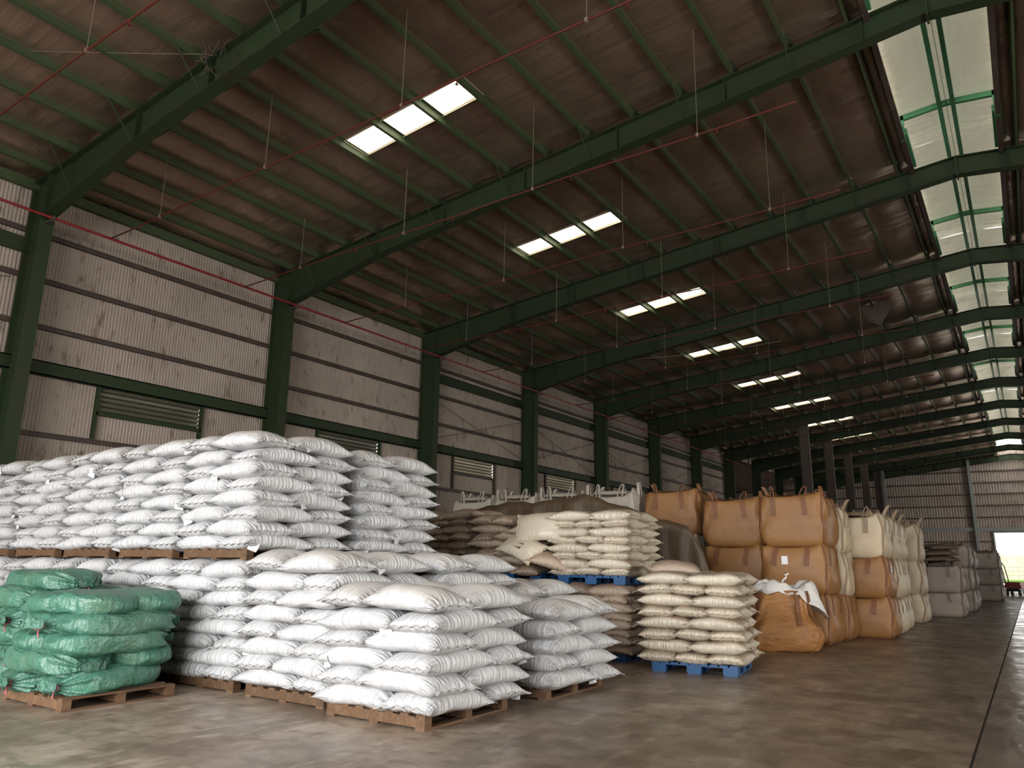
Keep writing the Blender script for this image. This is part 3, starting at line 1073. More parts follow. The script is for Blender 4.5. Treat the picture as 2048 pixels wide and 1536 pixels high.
def white_stack(x0, y0, n, dz, desc, pdesc, faces='FR', z=0.0, lo=0, pal=True, topn=1, tagp=0.55):
    sd = SL_ + SW_
    if pal:
        pallet('wood', x0 + sd / 2, y0 + sd / 2 - 0.06, z, pdesc, 0, (1.1, 1.0, 1))
    pinwheel(x0, y0, z + PH, n, dz, desc, GW, faces, lo, topn=topn, tagp=tagp)


CX = {'a': -6.56, 'b': -8.17, 'c': -9.82, 'd': -11.47, 'e': -13.12, 'f': -14.77, 'g': -16.42}
YF, YS = 6.02, 7.98
white_stack(CX['a'], YF, 6, 0.192, 'nearest floor stack', 'wooden pallet under the nearest white sack stack')
white_stack(CX['a'] + 0.08, YS + 0.18, 5, 0.192, 'five-layer stack behind the nearest one', 'wooden pallet under the five-layer white stack', 'R')
white_stack(CX['b'], YF + 0.18, 8, 0.188, 'floor front stack second from right', 'wooden pallet under the second front white stack')
white_stack(CX['b'] + 0.05, YS + 0.12, 8, 0.188, 'floor stack behind the second front one', 'wooden pallet behind the second front white stack', 'R', pal=True)
white_stack(CX['b'] + 0.1, YS + 1.92, 6, 0.188, 'floor stack beside the blue pallets', 'wooden pallet under the white stack beside the blue pallets', 'R')
LOWN = ['third', 'fourth', 'fifth', 'sixth', 'seventh']
for i, c in enumerate('cdefg'):
    white_stack(CX[c], YF + 0.22, 8, 0.180, f'floor front stack {LOWN[i]} from right', f'floor-level wooden pallet, {LOWN[i]} from right along the white stacks', 'F', topn=0, pal=(c in 'cd'))
UPN = ['rightmost upper front stack', 'upper front stack second from right', 'upper front stack third from right', 'upper front stack fourth from right', 'upper front stack fifth from right']
for i, c in enumerate('cdefg'):
    white_stack(CX[c] + (0.02 if i else 0.0), YF + 0.24, 8, 0.191, UPN[i], f'raised wooden pallet under the {UPN[i]}', 'FR' if c == 'c' else 'F', z=1.60)
white_stack(CX['c'] + 0.05, YS + 0.16, 8, 0.183, 'upper stack behind the rightmost upper one', 'raised wooden pallet behind the rightmost upper front stack', 'R', z=1.60)
white_stack(CX['c'] + 0.05, YS + 0.16, 8, 0.180, 'floor stack under the rear upper one', 'wooden pallet under the rear double-height white stack', 'R', topn=0)


# beige sacks: five-sack layers on blue plastic pallets
def five(x0, y0, z0, n, dz, desc, rz=0.0, jit=1.0, faces='FR', vf=V_BFLAT, what='beige sack', lo=0, group='beige sacks on blue pallets'):
    l_, w_ = BL_, BW_
    fx, fy = 2 * l_ * 0.97, l_ + w_
    cx, cy = x0 + fx / 2, y0 + fy / 2
    for l in range(lo, n):
        sp = []
        if l % 2 == 0:
            sp = [((i + 0.5) * fx / 3, l_ / 2, 1, ('left front', 'middle front', 'right front')[i]) for i in range(3)] + \
                 [((i + 0.5) * fx / 2, l_ + w_ / 2, 0, ('left rear', 'right rear')[i]) for i in range(2)]
        else:
            sp = [((i + 0.5) * fx / 2, w_ / 2, 0, ('left front', 'right front')[i]) for i in range(2)] + \
                 [((i + 0.5) * fx / 3, w_ + l_ / 2, 1, ('left rear', 'middle rear', 'right rear')[i]) for i in range(3)]
        for dx, dy, d, side in sp:
            if not (l >= n - 2 or 'front' in side or ('R' in faces and 'right' in side)):
                continue
            px, py = x0 + dx - cx, y0 + dy - cy
            c, s = math.cos(rz), math.sin(rz)
            loc = (cx + px * c - py * s + rnd.uniform(-0.02, 0.02) * jit, cy + px * s + py * c + rnd.uniform(-0.02, 0.02) * jit, z0 + dz * (l + 0.5) + rnd.uniform(-0.005, 0.005) * jit)
            sack('beige_sack', rnd.choice(vf), loc, rz + d * PI / 2 + rnd.uniform(-0.05, 0.05) * jit, f'{what}, {side} of {lname(l, n)}, {desc}', group,
                 (rnd.uniform(-0.03, 0.03) * jit, rnd.uniform(-0.03, 0.03) * jit))


RP = 0.13
pallet('blue', -4.50, 12.13, 0, 'blue plastic pallet under the beige stack in the open floor', RP, (1.08, 1.0, 1))
five(-5.29, 11.48, 0.15, 8, 0.166, 'beige floor stack beside the open tan bag', RP)
pallet('blue', -6.47, 12.72, 0, 'floor-level blue plastic pallet behind the white sacks', 0, (1.1, 1.05, 1))
five(-7.27, 12.06, 0.15, 8, 0.135, 'lower beige stack behind the white sacks', 0, 1.6, vf=V_BDARK)
pallet('blue', -6.47, 12.72, 1.25, 'raised blue plastic pallet under the tidy upper beige stack', 0.02, (1.1, 1.05, 1))
five(-7.27, 12.06, 1.40, 8, 0.138, 'tidy upper beige stack', 0.02)
pallet('blue', -8.35, 12.95, 0, 'floor-level blue plastic pallet below the messy beige pile', 0, (1.2, 1.05, 1))
five(-9.15, 12.2, 0.15, 8, 0.140, 'beige stack below the messy pile', 0, 1.0, vf=V_BDARK, faces='F')
pallet('blue', -10.05, 13.0, 0, 'floor-level blue plastic pallet at the left beige stack', 0, (1.2, 1.05, 1))
five(-10.85, 12.35, 0.15, 8, 0.140, 'beige stack below the left pile', 0, 1.0, vf=V_BDARK, faces='F')
pallet('blue', -10.05, 13.0, 1.285, 'raised blue plastic pallet at the left beige pile', 0, (1.2, 1.05, 1))
pallet('blue', -8.35, 12.95, 1.285, 'raised blue plastic pallet under the messy beige pile', 0, (1.2, 1.05, 1))
five(-9.15, 12.2, 1.435, 7, 0.150, 'messy beige pile', 0.05, 3.4, vf=V_BDARK, group='loose beige sacks')
five(-10.85, 12.35, 1.435, 8, 0.148, 'beige pile behind the white upper stack', -0.05, 2.6, vf=V_BDARK, group='loose beige sacks')
# sacks slumped off the messy pile
sack('beige_sack', V_BPLUMP[0], (-7.52, 12.06, 2.26), 0.12, 'pale beige sack propped upright against the tidy upper stack', 'loose beige sacks', (1.15, -0.06))
o = sack('beige_sack', V_BPLUMP[1], (-7.85, 11.98, 1.90), -0.25, 'beige sack with black printing slumped on the messy pile', 'loose beige sacks', (0.62, 0.30))
mb = MB()
for r_ in range(2):
    for i in range(5):
        mb.box((-0.06 + i * 0.05, -0.02 - r_ * 0.10, 0.128 - 0.015 * r_), (0.028, 0.078, 0.014))
mb.build('printed_marks', M_INK, o)
sack('beige_sack', V_BDARK[0], (-7.30, 12.14, 1.66), 0.5, 'dusty beige sack wedged under the printed one', 'loose beige sacks', (0.3, 0.25))
# clear wrapped bundle lying on the near beige stack
o = sack('plastic_bundle', V_BDARK[3], (-4.95, 12.25, 1.55), 0.4, 'crumpled clear plastic wrapped bundle on the beige floor stack', None, (0.06, 0.08))
o['category'] = 'bundle'


# ---------------------------------------------------------------- green sacks
def gathered(L_, W_, T, seed):
    r = random.Random(seed)
    ph = [r.uniform(0, 6.28) for _ in range(10)]
    nu, nt = 46, 40
    vs, fs = [], []
    prof = []
    for i in range(nu + 1):
        s = i / nu
        prof.append(s)
    for s in prof:
        # 0..0.86 body, 0.86..0.93 neck, 0.93..1 flared mouth
        if s < 0.86:
            q = s / 0.86
            a = (1 - abs(2 * q - 1) ** 4.5) ** 0.5 if 0 < q < 1 else 0.0
            if q > 0.5:
                a = max(a, 0.16 + 0.2 * (1 - q))
            x = -L_ / 2 + q * L_
        else:
            q = (s - 0.86) / 0.14
            a = 0.16 + 0.22 * q ** 1.5
            x = L_ / 2 + q * 0.10
        neck = math.exp(-((s - 0.86) / 0.12) ** 2)
        for k in range(nt):
            th = 2 * PI * k / nt
            c, sn = math.cos(th), math.sin(th)
            fold = 1 + neck * 0.22 * math.sin(9 * th + ph[0]) + 0.022 * math.sin(3 * th + 5 * s + ph[1]) + 0.018 * math.sin(6 * th - 9 * s + ph[2])
            ex = 2 / 3.4
            y = W_ / 2 * a * fold * (abs(c) ** ex) * (1 if c > 0 else -1)
            z = T / 2 * a * fold * (abs(sn) ** ex) * (1 if sn > 0 else -1)
            z += 0.010 * math.sin(7 * x + ph[3]) * a + 0.006 * math.sin(13 * x + 5 * c + ph[4]) * a
            vs.append((x + 0.012 * math.sin(8 * th + ph[5]) * neck, y, z - 0.035 * neck))
    for i in range(nu):
        for k in range(nt):
            fs.append((i * nt + k, i * nt + (k + 1) % nt, (i + 1) * nt + (k + 1) % nt, (i + 1) * nt + k))
    fs.append(tuple(range(nt))[::-1])
    vs.append((L_ / 2 + 0.03, 0, -0.03))
    for k in range(nt):
        fs.append((nu * nt + k, nu * nt + (k + 1) % nt, len(vs) - 1))
    mb = MB()
    mb.add(vs, fs)
    me = mb.mesh('green_sack', M_GREENSACK, True)
    st = MB()
    xn = L_ / 2 + 0.01
    st.tube([(xn + 0.006 * math.sin(3 * k), (W_ / 2 * 0.20) * math.cos(k * PI / 6), -0.035 + (T / 2 * 0.24) * math.sin(k * PI / 6)) for k in range(13)], 0.010, 6)
    st.tube([(xn, 0.03, -0.07), (xn + 0.03, 0.05, -0.12), (xn + 0.02, 0.06, -0.16)], 0.008, 5)
    return me, st.mesh('tie_string', M_PINK, True)


GV = [gathered(1.42, 0.84, 0.30, 40 + i) for i in range(4)]


def green(x, y, z, rz, v, label, tilt=(0, 0), sc=(1, 1, 1)):
    o = ob('green_sack', GV[v][0], None, (x - 0.06, y, z), (tilt[0], tilt[1], rz), (0.95, 0.95, 1))
    tag(o, label, 'sack', 'green sacks')
    ob('tie_string', GV[v][1], o)


pallet('wood', -9.38, 5.08, 0, 'wooden pallet under the near green sack stack')
GD = 0.205
near = 'near green stack'
# (x, y, rz): tied mouths face the camera or the right
rows = [[(-9.72, 4.98, -PI / 2 + 0.12, 'left, tied mouth to the front'), (-9.10, 5.10, -PI / 2 + 0.28, 'right, tied mouth to the corner')],
        [(-9.46, 4.72, 0.06, 'front, lying crosswise'), (-9.42, 5.46, PI + 0.03, 'rear, lying crosswise')],
        [(-9.70, 5.02, PI / 2 + 0.06, 'left, lying lengthwise'), (-9.10, 5.08, PI / 2 + 0.03, 'right, lying lengthwise')],
        [(-9.62, 5.00, -PI / 2 + 0.45, 'left, tied mouth bulging to the front'), (-9.08, 5.16, PI / 2 + 0.10, 'right, beside the tied one')],
        [(-9.36, 4.86, -PI + 0.30, 'front, tied mouth at its left end'), (-9.42, 5.52, PI + 0.05, 'rear, lying crosswise')]]
for l, row in enumerate(rows):
    for j, (x, y, a, d) in enumerate(row):
        green(x, y, 0.14 + GD * (l + 0.5) + 0.01, a, (l + j * 2) % 4, f'green sack, {d}, {lname(l, 5)}, {near}', (rnd.uniform(-0.04, 0.04), rnd.uniform(-0.03, 0.03)))
pallet('wood', -11.05, 5.35, 0, 'wooden pallet under the left green sack stack')
far_rows = [[(-11.0, 4.95, 0.15), (-11.0, 5.75, 0.0)], [(-11.35, 5.3, -PI / 2), (-10.6, 5.3, -PI / 2 + 0.1)], [(-10.95, 4.95, 0.1), (-11.0, 5.7, 0.0)],
            [(-11.35, 5.3, -PI / 2), (-10.6, 5.25, -PI / 2 + 0.1)], [(-10.95, 5.0, 0.05), (-11.0, 5.7, 0.1)], [(-10.9, 5.25, 0.12)]]
for l, row in enumerate(far_rows):
    for j, (x, y, a) in enumerate(row):
        pos = ('front', 'rear')[j] if l % 2 == 0 else ('left', 'right')[j]
        green(x, y, 0.14 + 0.21 * (l + 0.5), a, (l + j) % 4, f'green sack, {pos} of {lname(l, 6)}, left green stack', (rnd.uniform(-0.04, 0.04), rnd.uniform(-0.03, 0.03)))
mb = MB()
vs, fs = [], []
for i in range(9):
    for j in range(5):
        vs.append((-0.16 + 0.04 * i, -0.08 + 0.04 * j, 0.03 * math.sin(i * 1.1 + j) + 0.05 - 0.002 * (i - 4) ** 2))
for i in range(8):
    for j in range(4):
        a = i * 5 + j
        fs.append((a, a + 5, a + 6, a + 1))
n = len(vs)
vs2 = [(x, y, z - 0.03) for x, y, z in vs]
fs2 = [tuple(q + n for q in f[::-1]) for f in fs]
mb.add(vs + vs2, fs + fs2)
o = mb.build('red_cloth', M_REDCLOTH, None, True)
o.location = (-9.75, 5.95, 1.14)
tag(o, 'scrap of red cloth tucked between the green sacks', 'cloth')


# ---------------------------------------------------------------- jumbo bags
def sup(c, e):
    return (abs(c) ** e) * (1 if c >= 0 else -1)


class Jumbo:
    def __init__(s, w, d, h, seed, n=8.0, bulge=0.05, m=None, ms=None, straps=True, loops=False, skirt=0.10):
        s.w, s.d, s.h, s.n, s.b = w, d, h, n, bulge
        r = random.Random(seed)
        s.ph = [r.uniform(0, 6.28) for _ in range(8)]
        s.m, s.ms = m, ms
        mb = MB()
        nz, nphi = 18, 56
        vs, fs = [], []
        for i in range(nz + 1):
            t = i / nz
            for k in range(nphi):
                vs.append(s.pos(2 * PI * k / nphi, t))
        # top cap rings
        for q in (0.86, 0.6, 0.3):
            for k in range(nphi):
                a = s.pos(2 * PI * k / nphi, 1.0)
                vs.append((a[0] * q, a[1] * q, a[2] + 0.03 * (1 - q) + 0.02 * math.sin(9 * k * 2 * PI / nphi + s.ph[0]) * q))
        R_ = nz + 4
        for i in range(R_ - 1):
            for k in range(nphi):
                fs.append((i * nphi + k, i * nphi + (k + 1) % nphi, (i + 1) * nphi + (k + 1) % nphi, (i + 1) * nphi + k))
        fs.append(tuple((R_ - 1) * nphi + k for k in range(nphi)))
        fs.append(tuple(range(nphi))[::-1])
        mb.add(vs, fs)
        s.body = mb.mesh('jumbo_bag', m, True)
        s.parts = []
        if straps:
            for face in ((0, -1), (1, 0), (-1, 0)):
                for a in (-0.52, 0.42):
                    b = MB()
                    pts = []
                    for i in range(8):
                        t = 0.60 + 0.39 * i / 7
                        pts.append(s.face(face, a, t, 0.007))
                    wd = (1, 0, 0) if face[0] == 0 else (0, 1, 0)
                    b.ribbon(pts, wd, 0.11, 0.012)
                    s.parts.append(('strap', b.mesh('strap', ms)))
            for phi in (-PI / 4, PI / 4, -3 * PI / 4):
                b = MB()
                pts, wds = [], []
                for i in range(14):
                    t = 0.03 + 0.95 * i / 13
                    p = Vector(s.pos(phi, t))
                    o = Vector((p.x, p.y, 0)).normalized()
                    pts.append(p + o * 0.006)
                    wds.append(Vector((-o.y, o.x, 0)))
                b.ribbon(pts, wds, 0.05, 0.016)
                s.parts.append(('corner_seam', b.mesh('corner_seam', ms)))
        if loops:
            r = random.Random(seed + 5)
            b = MB()               # gathered cloth closing the top
            pv = [r.uniform(0, 6.28) for _ in range(6)]
            hv, hf = [], []
            nr, na = 12, 48
            for i in range(nr + 1):
                q = 0.97 * (1 - i / nr)
                for k in range(na):
                    a_ = 2 * PI * k / na
                    e_ = s.pos(a_, 1.0)
                    ruff = (0.5 + 0.5 * math.sin(5 * a_ + 9 * q + pv[0])) * (0.5 + 0.5 * math.sin(3 * a_ - 13 * q + pv[1])) + 0.35 * abs(math.sin(11 * a_ + 7 * q + pv[2]))
                    hv.append((e_[0] * q, e_[1] * q, s.h - 0.02 + skirt * (0.25 + ruff) * math.sin(PI * min(1.0, (1 - q) * 1.6 + 0.05)) + 0.02 * math.sin(17 * a_ + pv[3])))
            for i in range(nr):
                for k in range(na):
                    hf.append((i * na + k, i * na + (k + 1) % na, (i + 1) * na + (k + 1) % na, (i + 1) * na + k))
            hf.append(tuple(nr * na + k for k in range(na)))
            b.add(hv, hf)
            s.parts.append(('top_skirt', b.mesh('top_skirt', ms, True)))
            for face, a in (((0, -1), -0.52), ((0, -1), 0.42), ((1, 0), -0.3), ((-1, 0), 0.2), ((0, 1), 0.4), ((0, 1), -0.5)):
                b = MB()
                p = Vector(s.face(face, a, 1.0, -0.03))
                tang = Vector((1, 0, 0)) if face[0] == 0 else Vector((0, 1, 0))
                lean = Vector((r.uniform(-0.16, 0.16), r.uniform(-0.10, 0.10), 0))
                hgt = r.uniform(0.20, 0.34)
                sw = r.uniform(0.03, 0.075)
                pts = []
                for i in range(11):
                    q = PI * i / 10
                    pts.append(p + tang * (-math.cos(q) * sw) + Vector((0, 0, math.sin(q) ** 0.7 * hgt - 0.03)) + lean * math.sin(q))
                nrm = Vector((0, 1, 0)) if face[0] == 0 else Vector((1, 0, 0))
                b.ribbon(pts, nrm, 0.075, 0.014)
                s.parts.append(('lifting_loop', b.mesh('lifting_loop', ms)))

    def pos(s, phi, t):
        e = 2 / s.n
        k = 1 - (0.11 if t < 0.5 else 0.05) * abs(2 * t - 1) ** 7 + s.b * (1 if t < 0.5 else 0.55) * (math.sin(PI * t) - 0.5)
        x = s.w / 2 * sup(math.cos(phi), e) * k
        y = s.d / 2 * sup(math.sin(phi), e) * k
        x += 0.014 * math.sin(7 * t + 3 * phi + s.ph[1]) + 0.010 * math.sin(5 * phi + 11 * t + s.ph[2])
        y += 0.014 * math.sin(6 * t + 4 * phi + s.ph[3]) + 0.010 * math.sin(7 * phi - 9 * t + s.ph[4])
        z = s.h * t + (0.025 * math.sin(2 * phi + s.ph[5]) * t) + 0.06 * t ** 5 * (abs(math.sin(2 * phi)) ** 2 - 0.35)
        return (x, y, z)

    def face(s, f, a, t, off):
        c = abs(a) ** (s.n / 2)
        phi = math.acos(c * (1 if a >= 0 else -1))
        if f == (0, -1):
            phi = -phi
        elif f == (1, 0):
            phi = math.asin(c * (1 if a >= 0 else -1))
        elif f == (-1, 0):
            phi = PI - math.asin(c * (1 if a >= 0 else -1))
        p = s.pos(phi, t)
        return (p[0] + f[0] * off, p[1] + f[1] * off, p[2])

    def place(s, x, y, z, label, group, rz=0.0, sc=(1, 1, 1), pouch=None):
        o = ob('jumbo_bag', s.body, None, (x, y, z), (0, 0, rz), sc)
        tag(o, label, 'bulk bag', group)
        for nm, me in s.parts:
            ob(nm, me, o)
        if pouch:
            f, a, t = pouch
            p = s.face(f, a, t, 0.015)
            b = MB()
            if f[0] == 0:
                b.box(p, (0.13, 0.008, 0.17))
            else:
                b.box(p, (0.008, 0.13, 0.17))
            b.build('document_pouch', M_TAG, o)
        return o


def trio(w, d, h, seed, m, ms):
    return Jumbo(w, d, h, seed, m=m, ms=ms), Jumbo(w, d, h, seed + 50, m=m, ms=ms, loops=True, skirt=0.06 if m is M_TAN else 0.15)


TAN = trio(1.42, 1.42, 1.02, 1, M_TAN, M_TANS)
CRM = trio(1.38, 1.38, 0.96, 2, M_CREAM, M_CREAMS)
WHT = trio(1.38, 1.38, 0.96, 4, M_PALEJ, M_PALES)
GRY = trio(1.40, 1.40, 0.92, 3, M_GREYJ, M_GREYS)
TIER = ('bottom', 'middle', 'top')


def jstack(x, y, kinds, hts, desc, group, sc=(1, 1), rz=0.0, pouch=()):
    z = 0
    names = {TAN: 'tan', CRM: 'cream', GRY: 'grey', WHT: 'whitish'}
    for i, (kd, h) in enumerate(zip(kinds, hts)):
        last = i == len(kinds) - 1
        J = kd[1] if last else kd[0]
        tn = TIER[i] if len(kinds) == 3 else ('bottom', 'top')[i]
        J.place(x + rnd.uniform(-0.03, 0.03), y + rnd.uniform(-0.03, 0.03), z, f'{names[kd]} bulk bag, {tn} of {desc}', group,
                rz + rnd.uniform(-0.03, 0.03), (sc[0], sc[1], h / J.h), ((0, -1) if rnd.random() < .3 else (1, 0), -0.2, 0.72) if i in pouch else None)
        z += h * 0.985


GJ = 'bulk bags stacked along the aisle'
jstack(-4.28, 17.95, (TAN, TAN, TAN), (1.0, 1.04, 1.10), 'the tan front corner stack', GJ, pouch=(1,))
jstack(-5.62, 18.05, (TAN, TAN, TAN), (1.0, 1.04, 1.06), 'the second tan stack from the aisle', GJ)
jstack(-7.15, 18.25, (GRY, GRY, TAN), (1.16, 1.16, 1.05), 'the third stack, beside the tarp', GJ)
jstack(-4.15, 19.15, (TAN, CRM, CRM), (0.95, 0.98, 0.96), 'the squeezed stack behind the tan corner', GJ, sc=(0.98, 0.6))
jstack(-3.48, 20.42, (TAN, TAN, CRM), (0.90, 0.93, 0.98), 'the stack with two tan bags under cream', GJ, pouch=(1,))
jstack(-3.46, 21.9, (CRM, CRM, CRM), (0.86, 0.96, 0.98), 'the first all cream stack', GJ, pouch=(0,))
jstack(-3.50, 23.4, (CRM, CRM, CRM), (0.86, 0.96, 0.96), 'the second all cream stack', GJ)
jstack(-3.42, 26.75, (CRM, CRM, CRM), (0.82, 0.98, 1.05), 'the farthest cream stack', GJ)
jstack(-2.66, 30.5, (GRY, GRY), (0.80, 0.86), 'the grey stack carrying folded covers', GJ)
jstack(-2.62, 34.6, (GRY, GRY, GRY), (0.78, 0.86, 0.80), 'the grey three-high stack behind the folded covers', GJ)
jstack(-2.60, 37.1, (GRY, GRY, GRY), (0.78, 0.82, 0.75), 'the grey three-high stack in mid distance', GJ)
jstack(-2.05, 46.8, (GRY, GRY, GRY), (0.80, 0.80, 0.80), 'the farthest grey stack near the doorway', GJ)
jstack(-2.05, 48.6, (GRY, GRY, GRY), (0.80, 0.80, 0.72), 'the grey stack behind the farthest one', GJ)
for i, x in enumerate((-8.7, -10.15, -11.6, -13.05)):
    jstack(x, 17.95, (GRY, GRY, WHT), (1.12, 1.10, 1.10), f'the {ORD[i]} stack left of the tan ones, behind the tarp', 'bulk bags behind the tarp')
# folded covers on the grey stack
for i in range(4):
    me, hb = pillow(1.25 - 0.1 * i, 0.95, 0.2, 60 + i, droop=0.06, m=M_DARKFOLD, name='folded_cover')
    o = ob('folded_cover', me, None, (-2.7 + 0.05 * (i % 2), 30.45, 1.72 + 0.2 * i), (0, 0, 0.2 * i))
    tag(o, f'crumpled brown folded cover, {ORD[i]} from the bottom of its pile', 'cover', 'folded covers')

# slumped open bulk bag
r = random.Random(5)
nz, nphi = 26, 72
vs, fs = [], []
for i in range(nz + 1):
    t = i / nz
    k = 1.0 - 0.40 * t ** 1.25 + 0.10 * math.sin(PI * min(1, t * 1.6)) - 0.12 * (1 - t) ** 9
    for j in range(nphi):
        ph = 2 * PI * j / nphi
        fold = 1 + 0.035 * math.sin(7 * ph + 5 * t) * t + 0.018 * math.sin(17 * ph - 9 * t) + 0.02 * math.sin(9 * t + 2 * ph)
        x = 0.76 * k * fold * sup(math.cos(ph), 0.55) + 0.06 * t
        y = 0.72 * k * fold * sup(math.sin(ph), 0.55)
        z = 1.10 * t + 0.04 * math.sin(3 * ph) * t ** 3 + 0.018 * math.sin(12 * t + 4 * ph)
        vs.append((x, y, max(0, z)))
for i in range(nz):
    for j in range(nphi):
        fs.append((i * nphi + j, i * nphi + (j + 1) % nphi, (i + 1) * nphi + (j + 1) % nphi, (i + 1) * nphi + j))
base = nz * nphi
for q, dz in ((0.9, -0.06), (0.8, -0.14)):
    n0 = len(vs)
    for j in range(nphi):
        a = vs[base + j]
        vs.append((a[0] * q, a[1] * q, a[2] + dz))
    prev = base if q == 0.9 else n0 - nphi
    for j in range(nphi):
        fs.append((prev + j, prev + (j + 1) % nphi, n0 + (j + 1) % nphi, n0 + j))
fs.append(tuple(len(vs) - nphi + j for j in range(nphi)))
fs.append(tuple(range(nphi))[::-1])
mb = MB()
mb.add(vs, fs)
ob_open = mb.build('open_bulk_bag', mat('tan_open_bag', (0.36, 0.165, 0.05), 0.5, 0, [(1.5, (0.26, 0.11, 0.035), 0.45, 0.7, ONE, 0.7)], [(2.6, 0.8, 0.10, (1, 1, 2.2)), (8, 0.4, 0.03, (1, 1, 1.6))]), None, True)
ob_open.location = (-4.34, 16.02, 0)
ob_open.rotation_euler = (0, 0, 0.35)
tag(ob_open, 'slumped open tan bulk bag standing alone on the floor with white liner', 'bulk bag')
for a0, a1 in ((-1.35, -1.25), (-0.62, -0.45), (-2.2, -2.35)):
    mb = MB()
    pts, wds = [], []
    for i in range(9):
        t = 0.42 + 0.58 * i / 8
        ph = a0 + (a1 - a0) * i / 8
        k = 1.0 - 0.40 * t ** 1.25 + 0.10 * math.sin(PI * min(1, t * 1.6))
        fold = 1 + 0.035 * math.sin(7 * ph + 5 * t) * t + 0.018 * math.sin(17 * ph - 9 * t) + 0.02 * math.sin(9 * t + 2 * ph)
        p = Vector((0.76 * k * fold * sup(math.cos(ph), 0.55) + 0.06 * t, 0.72 * k * fold * sup(math.sin(ph), 0.55), 1.10 * t + 0.02))
        o = Vector((p.x, p.y, 0.25)).normalized()
        pts.append(p + o * 0.02)
        wds.append(Vector((-o.y, o.x, 0)))
    mb.ribbon(pts, wds, 0.10, 0.014)
    mb.build('strap', M_TANS, ob_open)
# loop over the rim
mb = MB()
pts = [(-0.15 + 0.35 * i / 10, -0.40 + 0.02 * i / 10, 1.08 + 0.10 * math.sin(PI * i / 10)) for i in range(11)]
mb.ribbon(pts, (0, 1, 0.3), 0.06, 0.012)
mb.build('lifting_loop', M_TANS, ob_open)
# white liner bunched at the mouth, hanging over the right side
vs, fs = [], []
nu, nv = 44, 16
for i in range(nu + 1):
    a = 2 * PI * i / nu
    for j in range(nv + 1):
        t = j / nv
        rr = 0.26 + 0.30 * t + 0.035 * math.sin(8 * a + 5 * t) + 0.02 * math.sin(15 * a - 6 * t)
        hang = max(0, math.cos(a - 0.1)) ** 2
        rr += hang * t * 0.20
        z = 1.10 + 0.20 * math.sin(PI * min(1, t * 1.05)) * (0.75 + 0.35 * math.sin(3 * a + 1)) - hang * 0.55 * max(0, t - 0.45) ** 1.2 * 1.8 - 0.02 * t + 0.03 * math.sin(11 * a + 8 * t)
        vs.append((0.08 + rr * math.cos(a) * 1.15, 0.05 + rr * math.sin(a) * 0.95, z))
for i in range(nu):
    for j in range(nv):
        q = i * (nv + 1) + j
        fs.append((q, q + nv + 1, q + nv + 2, q + 1))
mb = MB()
mb.add(vs, fs)
liner = mb.build('liner', M_LINER, ob_open, True)
liner['label'] = 'crumpled white plastic liner spilling out'
so = liner.modifiers.new('thick', 'SOLIDIFY')
so.thickness = 0.012
mb = MB()
mb.tube([(0.12, 0.1, 1.22), (0.15, 0.1, 1.32), (0.22, 0.08, 1.38), (0.20, 0.1, 1.42), (0.27, 0.1, 1.45)], 0.02, 7)
mb.build('liner_tie', M_LINER, ob_open, True)

# ---------------------------------------------------------------- tarp over the pile
top = [(-11.2, 2.75), (-10.03, 2.90), (-9.34, 2.95), (-8.68, 2.97), (-7.81, 3.02), (-7.1, 2.86), (-6.0, 2.45), (-5.5, 2.30), (-5.2, 1.9), (-5.02, 1.2), (-4.95, 0.25)]


def tz(x):
    for (a, za), (b, zb) in zip(top[:-1], top[1:]):
        if a <= x <= b:
            return za + (zb - za) * (x - a) / (b - a)
    return top[0][1] if x < top[0][0] else top[-1][1]


nx, ny = 90, 40
vs, fs = [], []
for i in range(nx + 1):
    s = i / nx
    # parameter along the profile (denser at the falling end)
    x = -11.2 + 6.25 * (1 - (1 - s) ** 1.25) if s < 1 else -4.95
    zt = tz(x)
    for j in range(ny + 1):
        t = j / ny
        fold = math.sin(6.5 * x + 1.0) + 0.6 * math.sin(13.0 * x + 2.2 + 3 * t)
        if t < 0.45:                         # front hanging part
            q = t / 0.45
            z = 0.12 + (zt - 0.12) * q
            y = 14.35 - 0.10 * (1 - q) + 0.075 * fold * (1 - q) ** 0.5
        else:
            q = (t - 0.45) / 0.55
            y = 14.35 + 2.05 * q
            z = zt - 0.10 * math.sin(PI * q * 2) * 0.5 - 0.25 * q ** 4 + 0.03 * math.sin(3 * x + 5 * q) + 0.02 * fold * (1 - q)
        xx = x
        if x > -5.6:
            xx += 0.07 * math.sin(9 * y) * (x + 5.6)
        xx -= 0.42 * max(0.0, y - 14.35) * max(0.0, min(1.0, (x + 9) / 3))
        vs.append((xx, y, max(0.03, z)))
for i in range(nx):
    for j in range(ny):
        a = i * (ny + 1) + j
        fs.append((a, a + ny + 1, a + ny + 2, a + 1))
mb = MB()
mb.add(vs, fs)
tarp = mb.build('tarp', M_TARP, None, True)
tarp.modifiers.new('thick', 'SOLIDIFY').thickness = 0.012
tag(tarp, 'dark olive brown tarp draped over a pile behind the beige sacks', 'tarp')

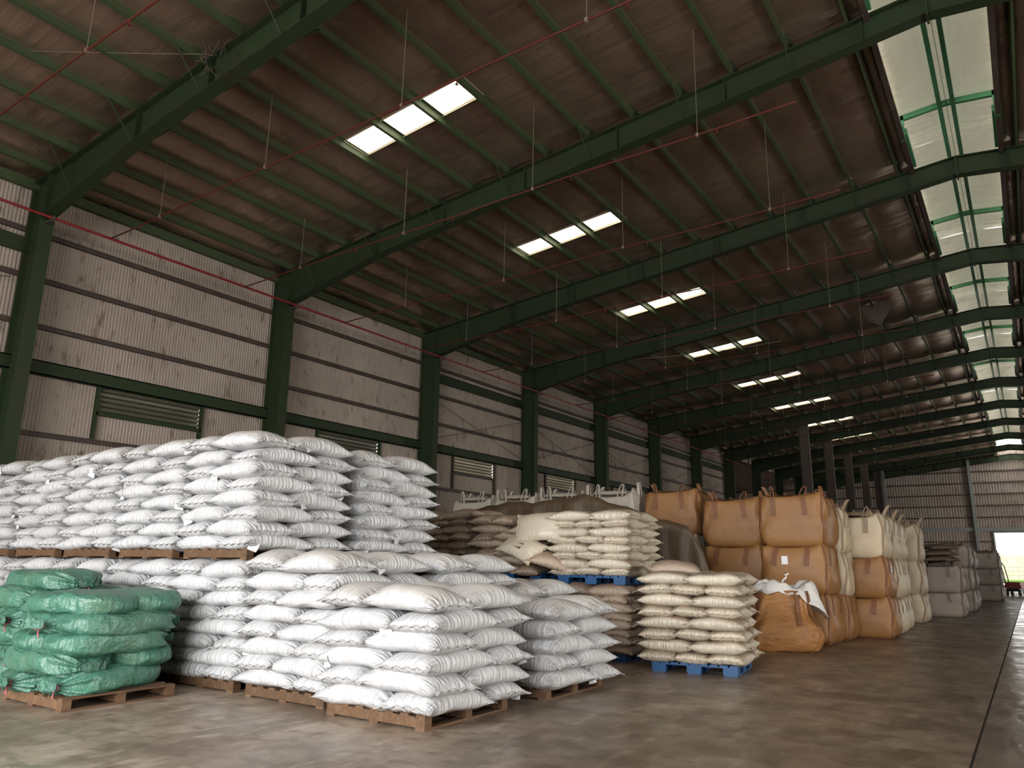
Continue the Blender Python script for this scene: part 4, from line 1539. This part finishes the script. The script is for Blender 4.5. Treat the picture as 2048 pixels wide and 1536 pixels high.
# ---------------------------------------------------------------- outside the far door
mb = MB()
mb.span((-60, YEND + 0.4, -0.2), (60, YEND + 60, -0.02))
tag(mb.build('ground_outside', M_PAVE), 'pale paving outside the doorway', None, None, 'structure')
mb = MB()
mb.span((-60, YFRONT - 40, -0.2), (60, -12, -0.02))
tag(mb.build('ground_front', M_PAVE), 'pale paving in front of the building', None, None, 'structure')
mb = MB()
mb.span((-30, YEND + 14, -0.02), (30, YEND + 24, 0.35))
tag(mb.build('grass_verge', M_GRASS), 'bright green grass verge outside the far doorway', 'grass', None, 'stuff')
bw = thing('boundary_wall', 'cream block boundary wall outside the far doorway', 'wall', (0, YEND + 24.5, 0))
MB().span((-14, 0.03, 0), (14, 0.2, 3.3)).build('core', M_MORTAR, bw)
blk = MB().span((-0.485, -0.04, -0.235), (0.485, 0.05, 0.235)).mesh('block', M_BRICKW)
for rr in range(6):
    for c in range(13):
        ob('block', blk, bw, (-6 + c + (0.5 if rr % 2 else 0), 0, 0.55 + rr * 0.5))
# cart by the doorway
ct = thing('hand_cart', 'small rusty red cart with tall curved black handle by the far doorway', 'cart', (-1.05, 57.5, 0), -0.3)
MB().span((-0.35, -0.6, 0.42), (0.55, 0.6, 0.62)).span((-0.33, -0.58, 0.62), (0.5, 0.58, 0.80)).build('bed', M_CARTRED, ct)
MB().span((-0.3, -0.5, 0.25), (0.4, 0.5, 0.42)).build('undercarriage', M_BLACK, ct)
for x in (-0.3, 0.4):
    for y in (-0.42, 0.42):
        MB().tube([(x - 0.05, y, 0.18), (x + 0.05, y, 0.18)], 0.18, 14).build('wheel', M_BLACK, ct, True)
mb = MB()
for y in (-0.25, 0.25):
    mb.tube([(-0.35, y, 0.6), (-0.42, y, 1.2), (-0.50, y, 1.75), (-0.62, y, 1.95), (-0.75, y, 1.95)], 0.03, 7)
mb.tube([(-0.75, -0.25, 1.95), (-0.75, 0.25, 1.95)], 0.03, 7)
mb.build('handle', M_BLACK, ct, True)
db = thing('rusty_drum', 'dull reddish drum lying beside the cart at the far doorway', 'drum', (0.05, 61, 0))
MB().tube([(0, -0.5, 0.55), (0, 0.5, 0.55)], 0.42, 20).build('shell', M_CARTRED, db, True)
mb = MB()
for y in (-0.48, -0.16, 0.16, 0.48):
    mb.tube([(0, y - 0.02, 0.55), (0, y + 0.02, 0.55)], 0.44, 20)
mb.build('hoop', M_DARKMETAL, db, True)
MB().span((-0.5, -0.45, 0), (0.5, 0.45, 0.13)).build('cradle', M_BLACK, db)
